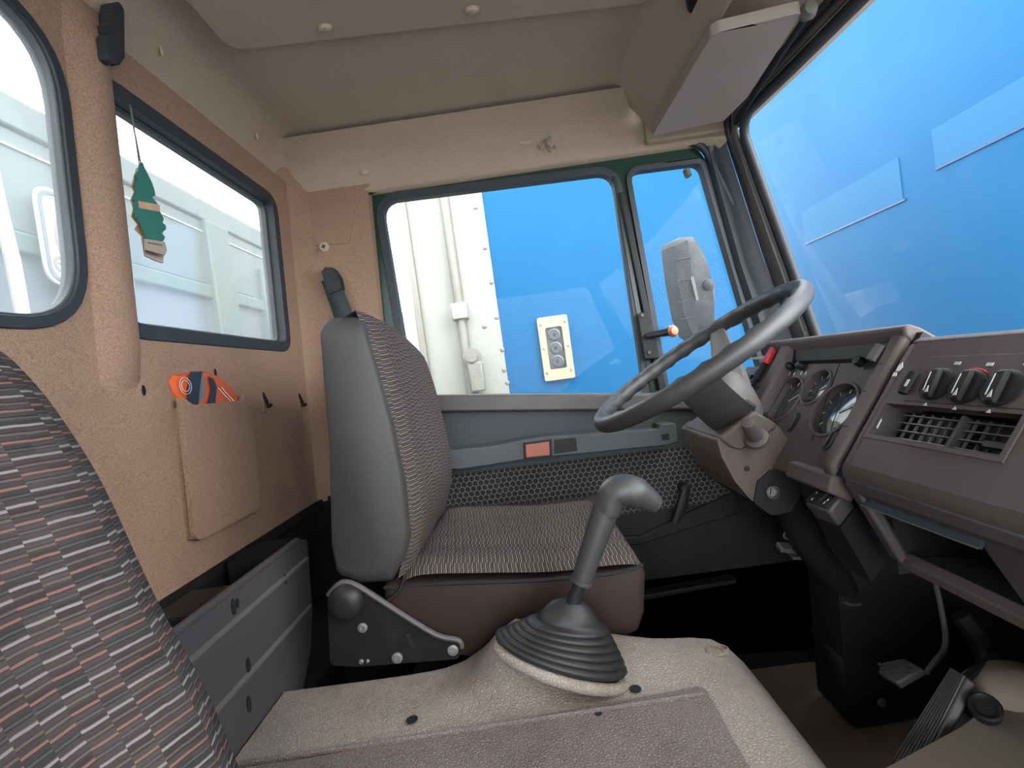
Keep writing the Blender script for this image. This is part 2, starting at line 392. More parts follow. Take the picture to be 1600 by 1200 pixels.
MB().box(p.x-.03, p.x+.05, TY-.1, TY-.03, p.z-.13, p.z+.03).build('lock_handle', M['rod'], tb, bevel=.01)
rv = None
for (x, y) in ((743, 324), (758, 387), (768, 441), (776, 496), (757, 510), (785, 546), (788, 578), (793, 598)):
    q = at(x, y, Y=TY-.012)
    if rv is None:
        rv = MB().lathe([(.013, 0), (.011, .006), (.004, .009), (0, .009)], q, (0, -1, 0), 10).build('rivet', M['rod'], tb); q0 = q
    else: clone(rv, tb, q-q0)
# marker lamp in its cream frame
c0, c1, c2, c3 = [at(x, y, Y=TY) for x, y in ((838, 498), (885, 493), (899, 588), (851, 596))]
cx = (c0+c1+c2+c3)/4; W2 = (c1-c0).length/2; H2 = (c3-c0).length/2
def lp(u, v, w): return cx+V(u, -w, v)
MB().plate(rrect(-W2, W2, -H2, H2, .012), [rrect(-W2*.56, W2*.56, -H2*.66, H2*.66, .012)], .025, lp).build('marker_frame', M['cream'], tb, bevel=.004)
lb = MB().plate(rrect(-W2*.57, W2*.57, -H2*.67, H2*.67, .01), [], .006, lp).build('marker_lens', M['lampglass'], tb)
for k in (-1, 0, 1):
    MB().lathe([(.034, 0), (.034, .012), (.026, .015), (.024, .01), (0, .01)], lp(0, k*H2*.42, .006), (0, -1, 0), 20).build('lamp_ring', M['lampring'], lb)
    MB().lathe([(.010, 0), (.008, .008), (0, .009)], lp(0, k*H2*.42, .016), (0, -1, 0), 10).build('bulb', M['lampglass'], lb)
for u in (-.8, .8):
    for v in (-.75, 0.02, .78):
        MB().lathe([(.008, 0), (.006, .006), (0, .007)], lp(u*W2, v*H2, .025), (0, -1, 0), 8).build('frame_screw', M['rod'], tb)
# second box body in front of the windscreen
FX = 3.0
fb = thing('box_trailer', 'tall blue trailer side with two paler rectangles seen through the windscreen', 'trailer', (FX+1, 3, -1.1))
MB().box(FX, FX+2.4, 0.95, 6.6, -.3, 3.75).build('blue_side_panel', M['blue'], fb)
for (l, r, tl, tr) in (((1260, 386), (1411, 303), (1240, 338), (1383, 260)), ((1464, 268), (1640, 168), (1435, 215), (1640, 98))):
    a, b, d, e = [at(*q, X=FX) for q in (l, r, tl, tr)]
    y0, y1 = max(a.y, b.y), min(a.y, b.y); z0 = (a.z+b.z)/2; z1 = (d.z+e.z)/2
    MB().box(FX-.006, FX+.01, y1, y0, z0, z1).build('paler_panel', M['bluepatch'], fb, bevel=.002)
    MB().box(FX-.009, FX+.01, y1-.02, y0+.0, z0-.016, z0).build('seam_strip', M['bluegroove'], fb)
# far white trailer, seen past the corner of the truck
fw = thing('white_trailer', 'pale white trailer far behind the lock rod corner at the left of the door glass', 'trailer', (-4, 7.5, -1.1))
MB().box(-6, .5, 7, 9, -.2, 2.05).build('body', M['whitebody'], fw)
MB().box(-6, .5, 6.96, 7, 1.32, 1.36).build('seam_strip', M['rod'], fw)
MB().box(-6, .5, 6.9, 9, -.35, -.2).build('chassis_rail', M['rod'], fw)
# tipper body behind the rear windows
BX = -1.75
tp = thing('tipper_body', 'hazy pale green tipper body standing behind the dusty rear windows', 'truck body', (BX-1, 1.5, -1.1))
zt = at(208, 258, X=BX).z
yb = lambda x, y: at(x, y, X=BX)
zl = at(120, 292, X=BX).z
MB().box(BX-1.6, BX, -1.0, 5.5, .2, zt).build('headboard', M['tipperlow'], tp)
MB().box(BX-.02, BX+.03, -1.0, 5.5, zt-.13, zt).build('top_rail', M['tipper'], tp, bevel=.01)
MB().box(BX-.02, BX+.015, -1.0, 5.5, zt-.52, zt-.13).build('upper_band', M['tipper'], tp, bevel=.01)
MB().box(BX-.02, BX+.022, -1.0, 5.5, zt-.205, zt-.197).build('rail_edge', M['white'], tp)
MB().box(BX-.02, BX+.03, -1.0, 5.5, zt-.60, zt-.52).build('band_edge', M['tipperpost'], tp, bevel=.01)
q = at(345, 480, X=BX)
MB().box(BX-.02, BX+.05, q.y-.1, q.y+.12, .2, zt-.13).build('post', M['tipperpost'], tp, bevel=.01)
q = at(400, 430, X=BX)
MB().box(BX-.02, BX+.035, q.y, q.y+1.2, .2, zt-.3).build('side_panel', M['tipper'], tp)
# white sign plate and rusty pipe seen in the nearer window
SX = BX+.06
sg = thing('sign_plate', 'white number plate with grey ring and letter on the tipper, left window', 'sign', (SX, 1.2, .7))
s0 = at(47, 292, X=SX); s1 = at(100, 440, X=SX)
y0 = s0.y; y1 = y0+.42; zz1 = s0.z+.02; zz0 = s1.z-.02
def sp3(u, v, w): return V(SX+w, u, v)
MB().plate(rrect(y0, y1, zz0, zz1, .07), [], .008, sp3).build('plate', M['white'], sg)
MB().plate(rrect(y0+.012, y1-.012, zz0+.012, zz1-.012, .06), [rrect(y0+.026, y1-.026, zz0+.026, zz1-.026, .05)], .003, lambda u, v, w: sp3(u, v, w+.008)).build('border', M['tipperlow'], sg)
cy = y0+.175; cz = zz1-.19
ring = [(cy+math.cos(a)*.115, cz+math.sin(a)*.15) for a in [k*math.pi/20 for k in range(40)]]
rin = [(cy+math.cos(a)*.090, cz+math.sin(a)*.125) for a in [k*math.pi/20 for k in range(40)]]
MB().plate(ring, [rin], .003, lambda u, v, w: sp3(u, v, w+.008)).build('ring_mark', M['rod'], sg)
MB().plate(rrect(cy-.02, cy+.09, cz-.015, cz+.015, .004), [], .003, lambda u, v, w: sp3(u, v, w+.008)).build('bar_mark', M['rod'], sg)
def text_mesh(name, txt, size, mat, parent, origin, ax, up, depth=.0006):
    cu = bpy.data.curves.new(name, 'FONT'); cu.body = txt; cu.size = size; cu.extrude = depth; cu.align_x = 'CENTER'; cu.align_y = 'CENTER'
    to = bpy.data.objects.new(name+'_tmp', cu); C.objects.link(to)
    me = bpy.data.meshes.new_from_object(to.evaluated_get(bpy.context.evaluated_depsgraph_get()))
    bpy.data.objects.remove(to)
    ax = Vector(ax).normalized(); up = Vector(up).normalized(); n = ax.cross(up); L = wloc(parent) if parent else Vector()
    me.transform(Matrix(((ax.x, up.x, n.x, origin[0]-L.x), (ax.y, up.y, n.y, origin[1]-L.y), (ax.z, up.z, n.z, origin[2]-L.z), (0, 0, 0, 1))))
    me.materials.clear(); me.materials.append(mat); me.name = name
    o = bpy.data.objects.new(name, me); C.objects.link(o); o.parent = parent; return o
e = at(90, 409, X=SX)
text_mesh('letter_e', 'e', .13, M['rod'], sg, (SX+.0095, e.y, e.z), (0, 1, 0), (0, 0, 1), .001)
pa = at(0, 330, X=SX+.03); pb = at(34, 485, X=SX+.03)
tag(MB().tube([pa+(pa-pb)*.8, pa, lerp(pa, pb, .5)+V(.004, .002, 0), pb, pb+(pb-pa)*.9], .022, 12).build('rusty_pipe', M['whitebody']), 'white rust-spotted pipe leaning on the tipper at the far left window', 'pipe')

# ================================================================ cab shell
YD = 1.42                                   # inner face of the driver door
def RXf(z): return -.655+.05*z              # rear wall inner face
MB().box(-.72, 1.08, -1.05, 1.5, -.06, 0).build('floor', M['floor'], kind='structure')
MB().box(1.02, 1.08, -1.05, 1.5, 0, .86).build('wall_front', M['blackmat'], kind='structure')
# rear wall with two window openings
KW = dict(X=-.655, k=.05)
def yz(x, y): q = at(x, y, **KW); return (q.y, q.z)
wy1 = yz(446, 536)[0]+.020; wy0 = .745; wz0 = 1.093; wz1 = 1.497
winA = rrect(wy0, wy1, wz0, wz1, .045, 6)
ny1 = .688; nz0 = 1.092; nz1 = 1.52
winB = rrect(-.10, ny1, nz0, nz1, .11, 8)
def rw(u, v, w): return V(RXf(v)-w, u, v)
wr = MB().plate([(-1.0, .66), (1.38, .66), (1.38, 1.57), (-1.0, 1.57)], [winA, winB], .018, rw).build('wall_rear', M['felt'], kind='structure')
MB().box(-.70, -.625, -1.0, 1.42, 0, .668).build('lower_wall', M['black'], wr)
MB().box(-.628, -.612, -1.0, 1.40, .648, .668).build('trim_edge', M['blackmat'], wr)
# bulged roll between the windows
rows = []
for k in range(9):
    z = lerp(1.0, 1.60, k/8); a = 1.0 if 0 < k < 8 else .0
    rows.append([V(RXf(z)+.004-.006+(math.sin(math.pi*i/10)**.8)*.022*a, .693+i*.0085, z) for i in range(11)])
MB().loft(rows).build('pillar_roll', M['felt'], wr, sm=60)
# windows
def rear_window(name, poly, zrange, seal=.020, dp_=.026):
    wn = struct(name, (-.62, sum(p[0] for p in poly)/len(poly), zrange))
    inner = offs(poly, -seal)
    MB().plate(offs(poly, .005), [inner], dp_+.016, lambda u, v, w: V(RXf(v)+.004-w, u, v)).build('rubber_seal', M['rubber'], wn, bevel=.006)
    MB().plate(offs(poly, -seal*.6), [offs(poly, -seal*1.35)], .012, lambda u, v, w: V(RXf(v)-dp_+.010-w, u, v)).build('inner_lip', M['sealgrey'], wn, bevel=.003)
    MB().plate(offs(poly, -.004), [], .004, lambda u, v, w: V(RXf(v)-dp_-w, u, v)).build('pane', M['rearglass'], wn)
    return wn
rear_window('window_1', winA, wz0); rear_window('window_2', winB, nz0, .011, .010)
# side: B pillar trim, header above the door
cw_ = []
for z in [.66, .8, 1.0, 1.3, 1.64]:
    x = RXf(z); cw_.append([V(x-.02, 1.35, z), V(x+.002, 1.372, z), V(x+.016, 1.39, z), V(x+.035, 1.398, z), V(x+.06, 1.402, z), V(-.44+.05*(z-1.05), 1.404, z), V(-.385+.05*(z-1.05), 1.405, z), V(-.380+.05*(z-1.05), 1.46, z)])
wl = MB().loft(cw_).build('wall_left', M['felt'], kind='structure', sm=60)
MB().box(-.66, -.46, 1.392, 1.45, 0, .672).build('lower_post', M['blackmat'], wl)
rows = []
for x in (-.66, -.5, -.39, -.2, 0, .2, .4, .6, .70):
    d = .0 if x > -.38 else .01
    rows.append([V(x, 1.47, 1.525-.03*(x+.4)*.0), V(x, 1.408, 1.525), V(x, 1.402, 1.535), V(x, 1.396, 1.57), V(x, 1.385, 1.60), V(x, 1.36, 1.63), V(x, 1.30, 1.655)])
MB().loft(rows).build('trim_header', M['head'], wl, sm=60)
# ceiling with coved edges
rows = []; R = .10
def drop(d): return 0 if d >= R else R-math.sqrt(max(R*R-(R-d)**2, 0))
xsn = [-.60+.012*i for i in range(10)]+[-.45+.06*i for i in range(15)]
ysn = [-1.0, -.9, -.6, -.3, 0, .2, .4, .6, .8, 1.0, 1.1, 1.2]+[1.30+.0105*i for i in range(10)]
for y in ysn:
    rows.append([V(x, y, 1.665-drop(max(x+.602, 0))-drop(max(1.402-y, 0))*.75) for x in xsn])
ce = MB().loft(rows).build('ceiling', M['head'], kind='structure', sm=60)
MB().box(-.75, .75, -1.05, 1.55, 1.70, 1.74).build('roof_skin', M['green'], ce)
# lowered roof panel nearer the camera, its plugs
pa = [at(*q, Z=1.652) for q in ((440, 47), (500, 40), (900, 14), (1015, 0))]
pl = fillet([(-.47, .955), (.36, 1.0), (.36, -.9), (-.47, -.9)], .03, 4)
MB().plate([(p.x, p.y) for p in pl], [], .014, lambda u, v, w: V(u, v, 1.648+w)).build('roof_panel', M['head'], ce, bevel=.006)
def plug(x, y, Z=None, Y=None, e=(.014, .009), ax=(0, 0, -1), parent=None, mat='plug', X=None):
    q = at(x, y, Z=Z) if Z else at(x, y, Y=Y)
    return MB().lathe([(1, -.002), (1, .004), (.8, .007), (0, .008)], q, ax, 14, e=e, up=(1, 0, 0)).build('plug', M[mat], parent, sm=50)
for x, y in ((508, 42), (737, 14)): plug(x, y, Z=1.648, parent=ce)
for x, y, z in ((675, 240, 0), (822, 222, 0)):
    plug(x, y, Y=1.394, e=(.022, .012), ax=(0, -1, 0), parent=wl)
plug(570, 268, Y=1.398, e=(.016, .011), ax=(0, -1, 0), parent=wl)
plug(1030, 215, Y=1.395, e=(.02, .009), ax=(0, -1, 0), parent=wl)
q = at(507, 386, Y=1.402)
so = MB().lathe([(.015, 0), (.015, .003), (.012, .006), (0, .007)], q, (0, -1, 0), 18).build('screw_cap', M['plug'], wl)
MB().obox(q+V(0, -.0072, 0), (.006, 0, .002), (0, .0006, 0), (-.0005, 0, .0015)).build('cross_slot', M['black'], so)
MB().obox(q+V(0, -.0072, 0), (.002, 0, -.006), (0, .0006, 0), (.0015, 0, .0005)).build('cross_slot', M['black'], so)
# B-pillar trim flap
MB().prism(ys(1.400, [(467, 262), (500, 258), (560, 254), (575, 262), (578, 290), (560, 300), (545, 380), (470, 385)]), (0, .012, 0)).build('pillar_flap', M['felt'], wl, bevel=.004)
# ribbon tied at the door header
rb = thing('tied_ribbon', 'pale scrap of ribbon tied above the driver door beside the plug', 'ribbon', at(852, 222, Y=1.385))
for a, b, c in (((852, 222), (846, 232), (840, 228)), ((852, 222), (856, 234), (861, 238)), ((852, 222), (860, 214), (856, 207)), ((852, 222), (862, 228), (868, 230))):
    P = smooth_path(ys(1.382, [a, b, c]), 4); P = [p+V(0, -.004*math.sin(i), 0) for i, p in enumerate(P)]
    MB().tube(P, .0035, 6, sx=.3).build('ribbon_end', M['pillow'], rb)
MB().lathe([(0, -.006), (.006, -.003), (.006, .003), (0, .006)], at(852, 222, Y=1.38), (0, 1, 0), 8).build('knot', M['hubgrey'], rb)

# front overhead shelf, windscreen header
tr = struct('trim_1', (.5, .3, 1.5))
def yline(prof, y0, y1, n=8, curve=0.0):
    rows = []
    for k in range(n+1):
        y = lerp(y0, y1, k/n); b = curve*(1-((y-.3)/1.1)**2)
        rows.append([V(x+b*f, y, z) for x, z, f in prof])
    return rows
MB().loft(yline([(.34, 1.672, 0), (.37, 1.655, 0), (.40, 1.63, 0), (.435, 1.585, 0), (.452, 1.552, 0), (.462, 1.548, 0), (.466, 1.556, 0), (.468, 1.60, 0)], -.95, 1.36, 10)).build('overhead_front', M['head'], tr, sm=50)
MB().loft(yline([(.462, 1.60, 0), (.55, 1.60, 0), (.63, 1.595, .3), (.655, 1.575, 1), (.665, 1.55, 1), (.68, 1.53, 1), (.69, 1.535, 1), (.72, 1.55, 1)], -.95, 1.37, 10, .06)).build('screen_header', M['head'], tr, sm=50)
MB().box(.44, .69, 1.372, 1.40, 1.535, 1.66).build('header_end', M['head'], tr, bevel=.006)
# dark clip on the overhead panel
q = at(1082, 10, Z=1.60)
MB().prism(zs(1.595, [(1070, -6), (1092, -6), (1094, 2), (1080, 26), (1074, 18)]), (0, 0, .03)).build('clip', M['black'], tr, bevel=.004)
# sun visor
vz = 1.523
cs = [at(*q, Z=vz) for q in ((1019, 213), (1131, 189), (1168, 152), (1255, 19), (1228, 25), (1124, 50), (1110, 58))]
vo = fillet([(p.x, p.y) for p in cs], [.012, .012, .02, .012, .01, .015, .012], 4)
sv = thing('sun_visor', 'pale beige padded sun visor tilted under the roof above the windscreen', 'sun visor', at(1130, 110, Z=vz))
MB().plate(vo, [], .022, lambda u, v, w: V(u, v, vz+w)).build('padded_panel', M['pillow'], sv, bevel=.008, seg=3)
MB().tube([at(1262, 22, Z=vz+.005), at(1150, 192, Z=vz+.012)], .006, 8).build('pivot_rod', M['black'], sv)
MB().lathe([(.012, -.01), (.016, 0), (.012, .012), (0, .014)], at(1262, 18, Z=vz+.004), (0, -1, 0), 12).build('pivot_bracket', M['hubgrey'], sv)

# windscreen
w3 = struct('window_3', (.8, .3, .9))
def ws(v, y):                               # windscreen surface, v 0 bottom .. 1 top
    b = .055*(1-((y-.3)/1.06)**2)
    return V(lerp(.835, .682, v)+b, y, lerp(.86, 1.548, v))
MB().loft([[ws(v, lerp(-.95, 1.345, k/24)) for k in range(25)] for v in (0, .25, .5, .75, 1)]).build('pane', M['wsglass'], w3)
def ring_path(ins):
    y1 = 1.345-ins; P = []
    cr = .06
    for k in range(17): P.append((1-ins/.7, lerp(-.9, y1-cr, k/16)))
    for k in range(1, 7):
        a = k/6*math.pi/2; P.append((1-ins/.7-cr/.7*(1-math.cos(a)), y1-cr+cr*math.sin(a)))
    for k in range(1, 9): P.append((lerp(1-ins/.7-cr/.7, 0, k/8), y1))
    return [ws(v, y)+V(-.006, 0, 0) for v, y in P]
MB().tube(ring_path(.006), .013, 8).build('rubber_seal', M['rubber'], w3, sm=60)
MB().tube([p+V(-.008, 0, 0) for p in ring_path(-.014)], .009, 8).build('outer_seal', M['dashdark'], w3, sm=60)
MB().tube([p+V(-.012, 0, 0) for p in ring_path(-.032)], .010, 8).build('metal_flange', M['rubber'], w3, sm=60)

# left A pillar
t2 = struct('trim_2', (.7, 1.38, .9))
def pill(zv, pts):                          # pts: pixel row at top and bottom
    return pts
top = [(1098, 236), (1106, 228), (1116, 226), (1124, 232), (1134, 222), (1142, 206), (1150, 200)]
mid = [(1148, 420), (1158, 414), (1164, 408), (1180, 408), (1190, 396), (1205, 388), (1222, 384)]
bot = [(1200, 585), (1212, 575), (1222, 570), (1240, 566), (1248, 556), (1262, 545), (1284, 540)]
dep = [1.425, 1.405, 1.412, 1.40, 1.395, 1.36, 1.352]
bb = [(2*b[0]-m[0], 2*b[1]-m[1]) for b, m in zip(bot, mid)]
rows = [[at(*p, Y=d) for p, d in zip(r, dep)] for r in (top, mid, bot, bb)]
MB().loft([[p for p in r[:5]] for r in rows]).build('pillar_gaiter', M['rubber'], t2, sm=40)
MB().loft([[r[4]+V(0, -.002, 0), lerp(r[4], r[5], .5)+V(0, -.012, 0), r[5]+V(0, -.006, 0), r[6], r[6]+V(.02, .02, 0)] for r in rows]).build('pillar_cover', M['dashdark'], t2, sm=40)
MB().lathe([(.006, 0), (.006, .002), (0, .0025)], at(1258, 521, Y=1.345), (0, -1, 0), 10).build('pillar_screw', M['black'], t2)

# ================================================================ driver door
d1 = struct('door_1', (.1, 1.44, .05))
def dp(u, v, w): return V(u, YD+w, v)
def xz(Y, pts): return [((q := at(*p, Y=Y)).x, q.z) for p in pts]
hole1 = fillet(xz(1.44, [(598, 317), (955, 272), (1006, 618), (648, 618)]), [.05, .05, .03, .05], 6)
hole2 = fillet(xz(1.44, [(983, 272), (1092, 258), (1198, 622), (1046, 620)]), [.03, .02, .02, .03], 6)
outer = fillet([(-.40, 1.535), (.60, 1.535), (.86, .86), (.86, .03), (-.47, .03), (-.45, .95)], [.09, .07, .02, .02, .02, 0], 6)
MB().plate(outer, [offs(hole1, .022), offs(hole2, .012)], .05, lambda u, v, w: V(u, YD+.015+w, v)).build('frame', M['green'], d1, bevel=.006)
MB().plate(offs(hole1, .024), [hole1], .03, lambda u, v, w: V(u, YD+.008+w, v)).build('rubber_seal', M['rubber'], d1, bevel=.006)
MB().plate(offs(hole2, .016), [hole2], .03, lambda u, v, w: V(u, YD+.004+w, v)).build('rubber_seal', M['rubber'], d1, bevel=.006)
MB().plate(offs(hole1, .006), [], .004, lambda u, v, w: V(u, YD+.028+w, v)).build('pane', M['glass'], d1)
MB().plate(offs(hole2, .006), [], .004, lambda u, v, w: V(u, YD+.028+w, v)).build('quarter_pane', M['glass'], d1)
# door weather strip around the opening
ws_o = offs(fillet([(-.405, 1.535), (.605, 1.535), (.80, .95), (.80, .05), (-.47, .05), (-.45, .95)], [.09, .07, 0, 0, 0, 0], 6), 0.002)
i0 = min(range(len(ws_o)), key=lambda i: (ws_o[i].x > 0, ws_o[i].y))
ws_o = ws_o[i0:]+ws_o[:i0]
MB().tube([V(p.x, YD-.002, p.y) for p in ws_o if p.y > .04], .011, 8).build('weather_strip', M['rubber'], d1, sm=60)
# divider mouldings
MB().prism(ys(1.425, [(957, 275), (962, 275), (1030, 640), (1022, 640)]), (0, .02, 0)).build('divider_strip', M['green'], d1)
MB().prism(ys(1.415, [(967, 300), (977, 300), (1048, 640), (1036, 640)]), (0, .02, 0)).build('divider_rubber', M['black'], d1, bevel=.003)
# catch plate, lever and red knob of the quarter window
MB().prism(ys(1.405, [(997, 490), (1003, 487), (1018, 492), (1030, 560), (1008, 562)]), (0, .015, 0)).build('catch_plate', M['black'], d1, bevel=.003)
for x, y in ((1003, 493), (1014, 551)):
    MB().lathe([(.006, 0), (.005, .003), (0, .004)], at(x, y, Y=1.404), (0, -1, 0), 8).build('screw', M['dashdark'], d1)
a = at(1010, 525, Y=1.395); b = at(1048, 518, Y=1.38)
lv = MB().tube([a, lerp(a, b, .5), b], [.008, .010, .012], 10).build('catch_lever', M['black'], d1)
MB().tube([b+(b-a)*-.05, b+(b-a)*.18], [.017, .017], 14).build('knob_collar', M['plug'], lv)
MB().lathe([(.014, 0), (.0145, .008), (.011, .014), (0, .016)], b+V(.0, -.012, 0), V(.3, -1, 0), 14).build('red_knob', M['orangeplug'], lv, label='faded orange red knob')
# top catch of the quarter window
MB().lathe([(.010, 0), (.010, .02), (0, .024)], at(1072, 266, Y=1.41), (.1, -.3, -1), 10).build('top_catch', M['hubgrey'], d1)
# ledge, upper panel
MB().prism(ys(1.385, [(632, 617), (760, 616), (1060, 614), (1128, 614), (1130, 640), (1060, 641), (640, 645)]), (0, .04, 0)).build('window_ledge', M['sill'], d1, bevel=.007)
MB().prism(ys(1.405, [(632, 640), (1130, 636), (1150, 700), (1125, 730), (640, 748)]), (0, .03, 0)).build('upper_panel', M['doorpan'], d1, bevel=.004)
# armrest
arm = MB().prism(ys(1.335, [(664, 712), (700, 704), (770, 697), (815, 688), (850, 683), (1030, 671), (1032, 664), (1056, 662), (1059, 690), (1045, 695), (905, 709), (830, 716), (780, 724), (720, 733), (668, 732)]), (0, .07, 0)).build('armrest', M['arm'], d1, bevel=.008, seg=3)
MB().prism(ys(1.334, [(1033, 679), (1045, 677), (1046, 687), (1035, 688)]), (0, .002, 0)).build('grip_slot', M['black'], arm)
MB().prism(ys(1.331, [(818, 692), (862, 686), (863, 714), (819, 718)]), (0, .006, 0)).build('reflector_frame', M['black'], arm, bevel=.001)
MB().prism(ys(1.329, [(821, 695), (858, 690), (859, 711), (822, 715)]), (0, .005, 0)).build('reflector', M['amber'], arm, bevel=.001)
MB().prism(ys(1.333, [(866, 687), (900, 684), (902, 704), (867, 709)]), (0, .003, 0)).build('pull_handle', M['black'], arm, bevel=.001)
# hexagon fabric panel (uv for the net pattern)
a0, a1, a2, a3 = ys(1.402, [(620, 752), (1135, 690), (1150, 780), (640, 850)])
MB().loft([[lerp(a3, a2, k/6) for k in range(7)], [lerp(a0, a1, k/6) for k in range(7)]]).build('net_fabric_panel', M['hexnet'], d1)
MB().prism(ys(1.408, [(600, 740), (1140, 690), (1290, 720), (1330, 1010), (640, 1060)]), (0, .02, 0)).build('lower_panel', M['black'], d1)
MB().box(-.46, .90, 1.408, 1.43, .0, .30).build('kick_strip', M['black'], d1)
MB().prism(ys(1.398, [(630, 845), (1000, 838), (1150, 765), (1160, 800), (1000, 852), (630, 860)]), (0, .02, 0)).build('pocket_rim', M['black'], d1, bevel=.004)
MB().prism(ys(1.37, [(1000, 932), (1150, 905), (1152, 912), (1000, 940)]), (0, .04, 0)).build('step_edge', M['black'], d1, bevel=.003)
ha = ys(1.37, [(1072, 765), (1066, 790), (1055, 818)])
cr = MB().tube(ha, [.012, .016, .010], 10, sx=.5).build('window_crank', M['black'], d1)
MB().lathe([(.016, 0), (.014, .035), (0, .037)], ha[0]+V(0, .035, 0), (0, -1, 0), 14).build('crank_hub', M['black'], cr)

# exterior mirror beyond the quarter glass
MYY = 1.66
mi = thing('door_mirror', 'dusty grey door mirror shell seen from behind through the quarter glass', 'mirror', at(1090, 560, Y=MYY))
mo = ys(MYY, [(1049, 385), (1052, 376), (1062, 371), (1078, 370), (1095, 395), (1104, 420), (1112, 470), (1113, 512), (1100, 524), (1090, 532), (1078, 524), (1066, 495), (1056, 440)])
cen = sum(mo, V(0, 0, 0))/len(mo)
mo = [p for p in fillet(mo, .01, 3)]
MB().loft([[cen+(p-cen)*.8+V(.0, -.045, 0) for p in mo], [cen+(p-cen)*.95+V(0, -.03, 0) for p in mo], [p for p in mo], [p+V(-.02, .05, 0) for p in mo]], cu=True, cap=True).build('shell', M['mirrorback'], mi, sm=50)
MB().prism(ys(MYY-.047, [(1052, 385), (1075, 373), (1082, 430), (1092, 520), (1082, 523), (1068, 490), (1056, 430)]), (0, .006, 0)).build('mirror_face', M['mirrorback'], mi, bevel=.002)
for y in (405, 438, 470, 497):
    a, b = at(1053+(y-385)*.09, y+2, Y=MYY-.05), at(1078+(y-385)*.12, y-3, Y=MYY-.05)
    MB().tube([a, b], .0015, 6).build('shell_rib', M['arm'], mi)
MB().prism(ys(MYY-.052, [(1079, 433), (1084, 432), (1092, 468), (1088, 470)]), (0, .008, 0)).build('plate_strip', M['steel'], mi)
MB().lathe([(.018, 0), (.018, .02), (.009, .024), (0, .024)], at(1104, 446, Y=MYY-.03), (0, -1, 0), 14).build('pivot_boss', M['mirrorback'], mi)
MB().tube([at(1113, 440, Y=MYY), at(1113, 520, Y=MYY), at(1116, 575, Y=MYY), at(1125, 640, Y=MYY)], .008, 8).build('mirror_arm', M['arm'], mi)

mb_ = at(1125, 640, Y=MYY)
MB().tube([mb_, V(mb_.x-.02, 1.60, mb_.z-.02), V(.70, 1.486, .74)], .010, 8).build('mount_bracket', M['arm'], mi)

# ================================================================ seats
def cushion_rows(fn, nu, nv): return [[fn(i/(nu-1), j/(nv-1)) for i in range(nu)] for j in range(nv)]
ds = thing('driver_seat', 'driver seat with striped fabric and black vinyl sides beside the gear lever', 'seat', (-.05, 1.0, 0))
# back: closed profile in XZ (side view) at Y .79 .. 1.25
side = ys(.79, [(497, 512), (505, 496), (530, 491), (556, 491), (566, 500), (590, 580), (612, 660), (632, 760), (640, 840), (632, 880), (610, 915), (560, 918), (525, 905), (516, 860), (512, 700)])
side = fillet(side, .012, 3)
cxx = sum(side, V(0, 0, 0))/len(side)
rows = []
for y, s in ((.785, .88), (.79, .95), (.80, .985), (.82, 1), (.93, 1), (1.02, 1.0), (1.10, 1), (1.16, 1), (1.22, 1), (1.245, .985), (1.255, .95), (1.26, .88)):
    uu = max(0, (y-.80)/.46); zt_ = max(p.z for p in side)
    rows.append([V(cxx.x+(p.x-cxx.x)*s, y, cxx.z+(p.z-cxx.z)*s-(.060*uu**3+.008*uu)*max(0, 1-(zt_-p.z)/.16)) for p in side])
MB().loft(rows, cu=True, cap=True).build('backrest', M['seatside'], ds, sm=60)
# striped front of the back, standing proud of the vinyl
fr = [(566, 494), (590, 560), (612, 640), (629, 730), (639, 800), (641, 850), (630, 905)]
fr = ys(.79, fr)
fr3 = smooth_path(fr, 5)
rows = []
for j, p in enumerate(fr3):
    t = j/(len(fr3)-1); row = []
    for i in range(15):
        u = i/14; y = lerp(.796, 1.25, u)
        bul = .016*(math.sin(math.pi*u)**.45) + .012*math.exp(-((u-.10)/.07)**2) + .010*math.exp(-((u-.88)/.08)**2) - .012*max(0, u-.85)/.15
        bul *= min(1, .25+t*7) if t < .12 else 1
        lum = .018*math.exp(-((t-.62)/.2)**2)
        row.append(V(p.x+bul-.012+lum*math.sin(math.pi*u), y, p.z+(.012-.050*u**3-.006*u)*max(0, 1-t/.35)))
    rows.append(row)
rows = [[V(p.x-.035, p.y, p.z-.014) for p in rows[0]]]+rows
MB().loft(rows).build('backrest_fabric', M['seatfine'], ds, sm=60)
# cushion base (dark brown vinyl) and striped top
y0, y1 = .80, 1.27
cb = ys(.80, [(598, 912), (700, 908), (850, 903), (960, 892), (1004, 880), (1010, 900), (1008, 955), (998, 985), (930, 1010), (760, 1030), (640, 1010), (600, 960)])
cb = fillet(cb, .012, 3); cc = sum(cb, V(0, 0, 0))/len(cb)
rows = []
for y, s in ((.79, .93), (.797, .98), (.81, 1), (1.25, 1), (1.265, .98), (1.27, .93)):
    rows.append([V(cc.x+(p.x-cc.x)*s, y, cc.z+(p.z-cc.z)*s) for p in cb])
MB().loft(rows, cu=True, cap=True).build('cushion_base', M['seatred'], ds, sm=60)
tl = ys(.80, [(628, 908), (660, 900), (760, 901), (860, 901), (950, 890), (990, 884), (1004, 884)])
tl = smooth_path(tl, 4); x0_, x1_ = tl[0].x, tl[-1].x
rows = []
NU = 21
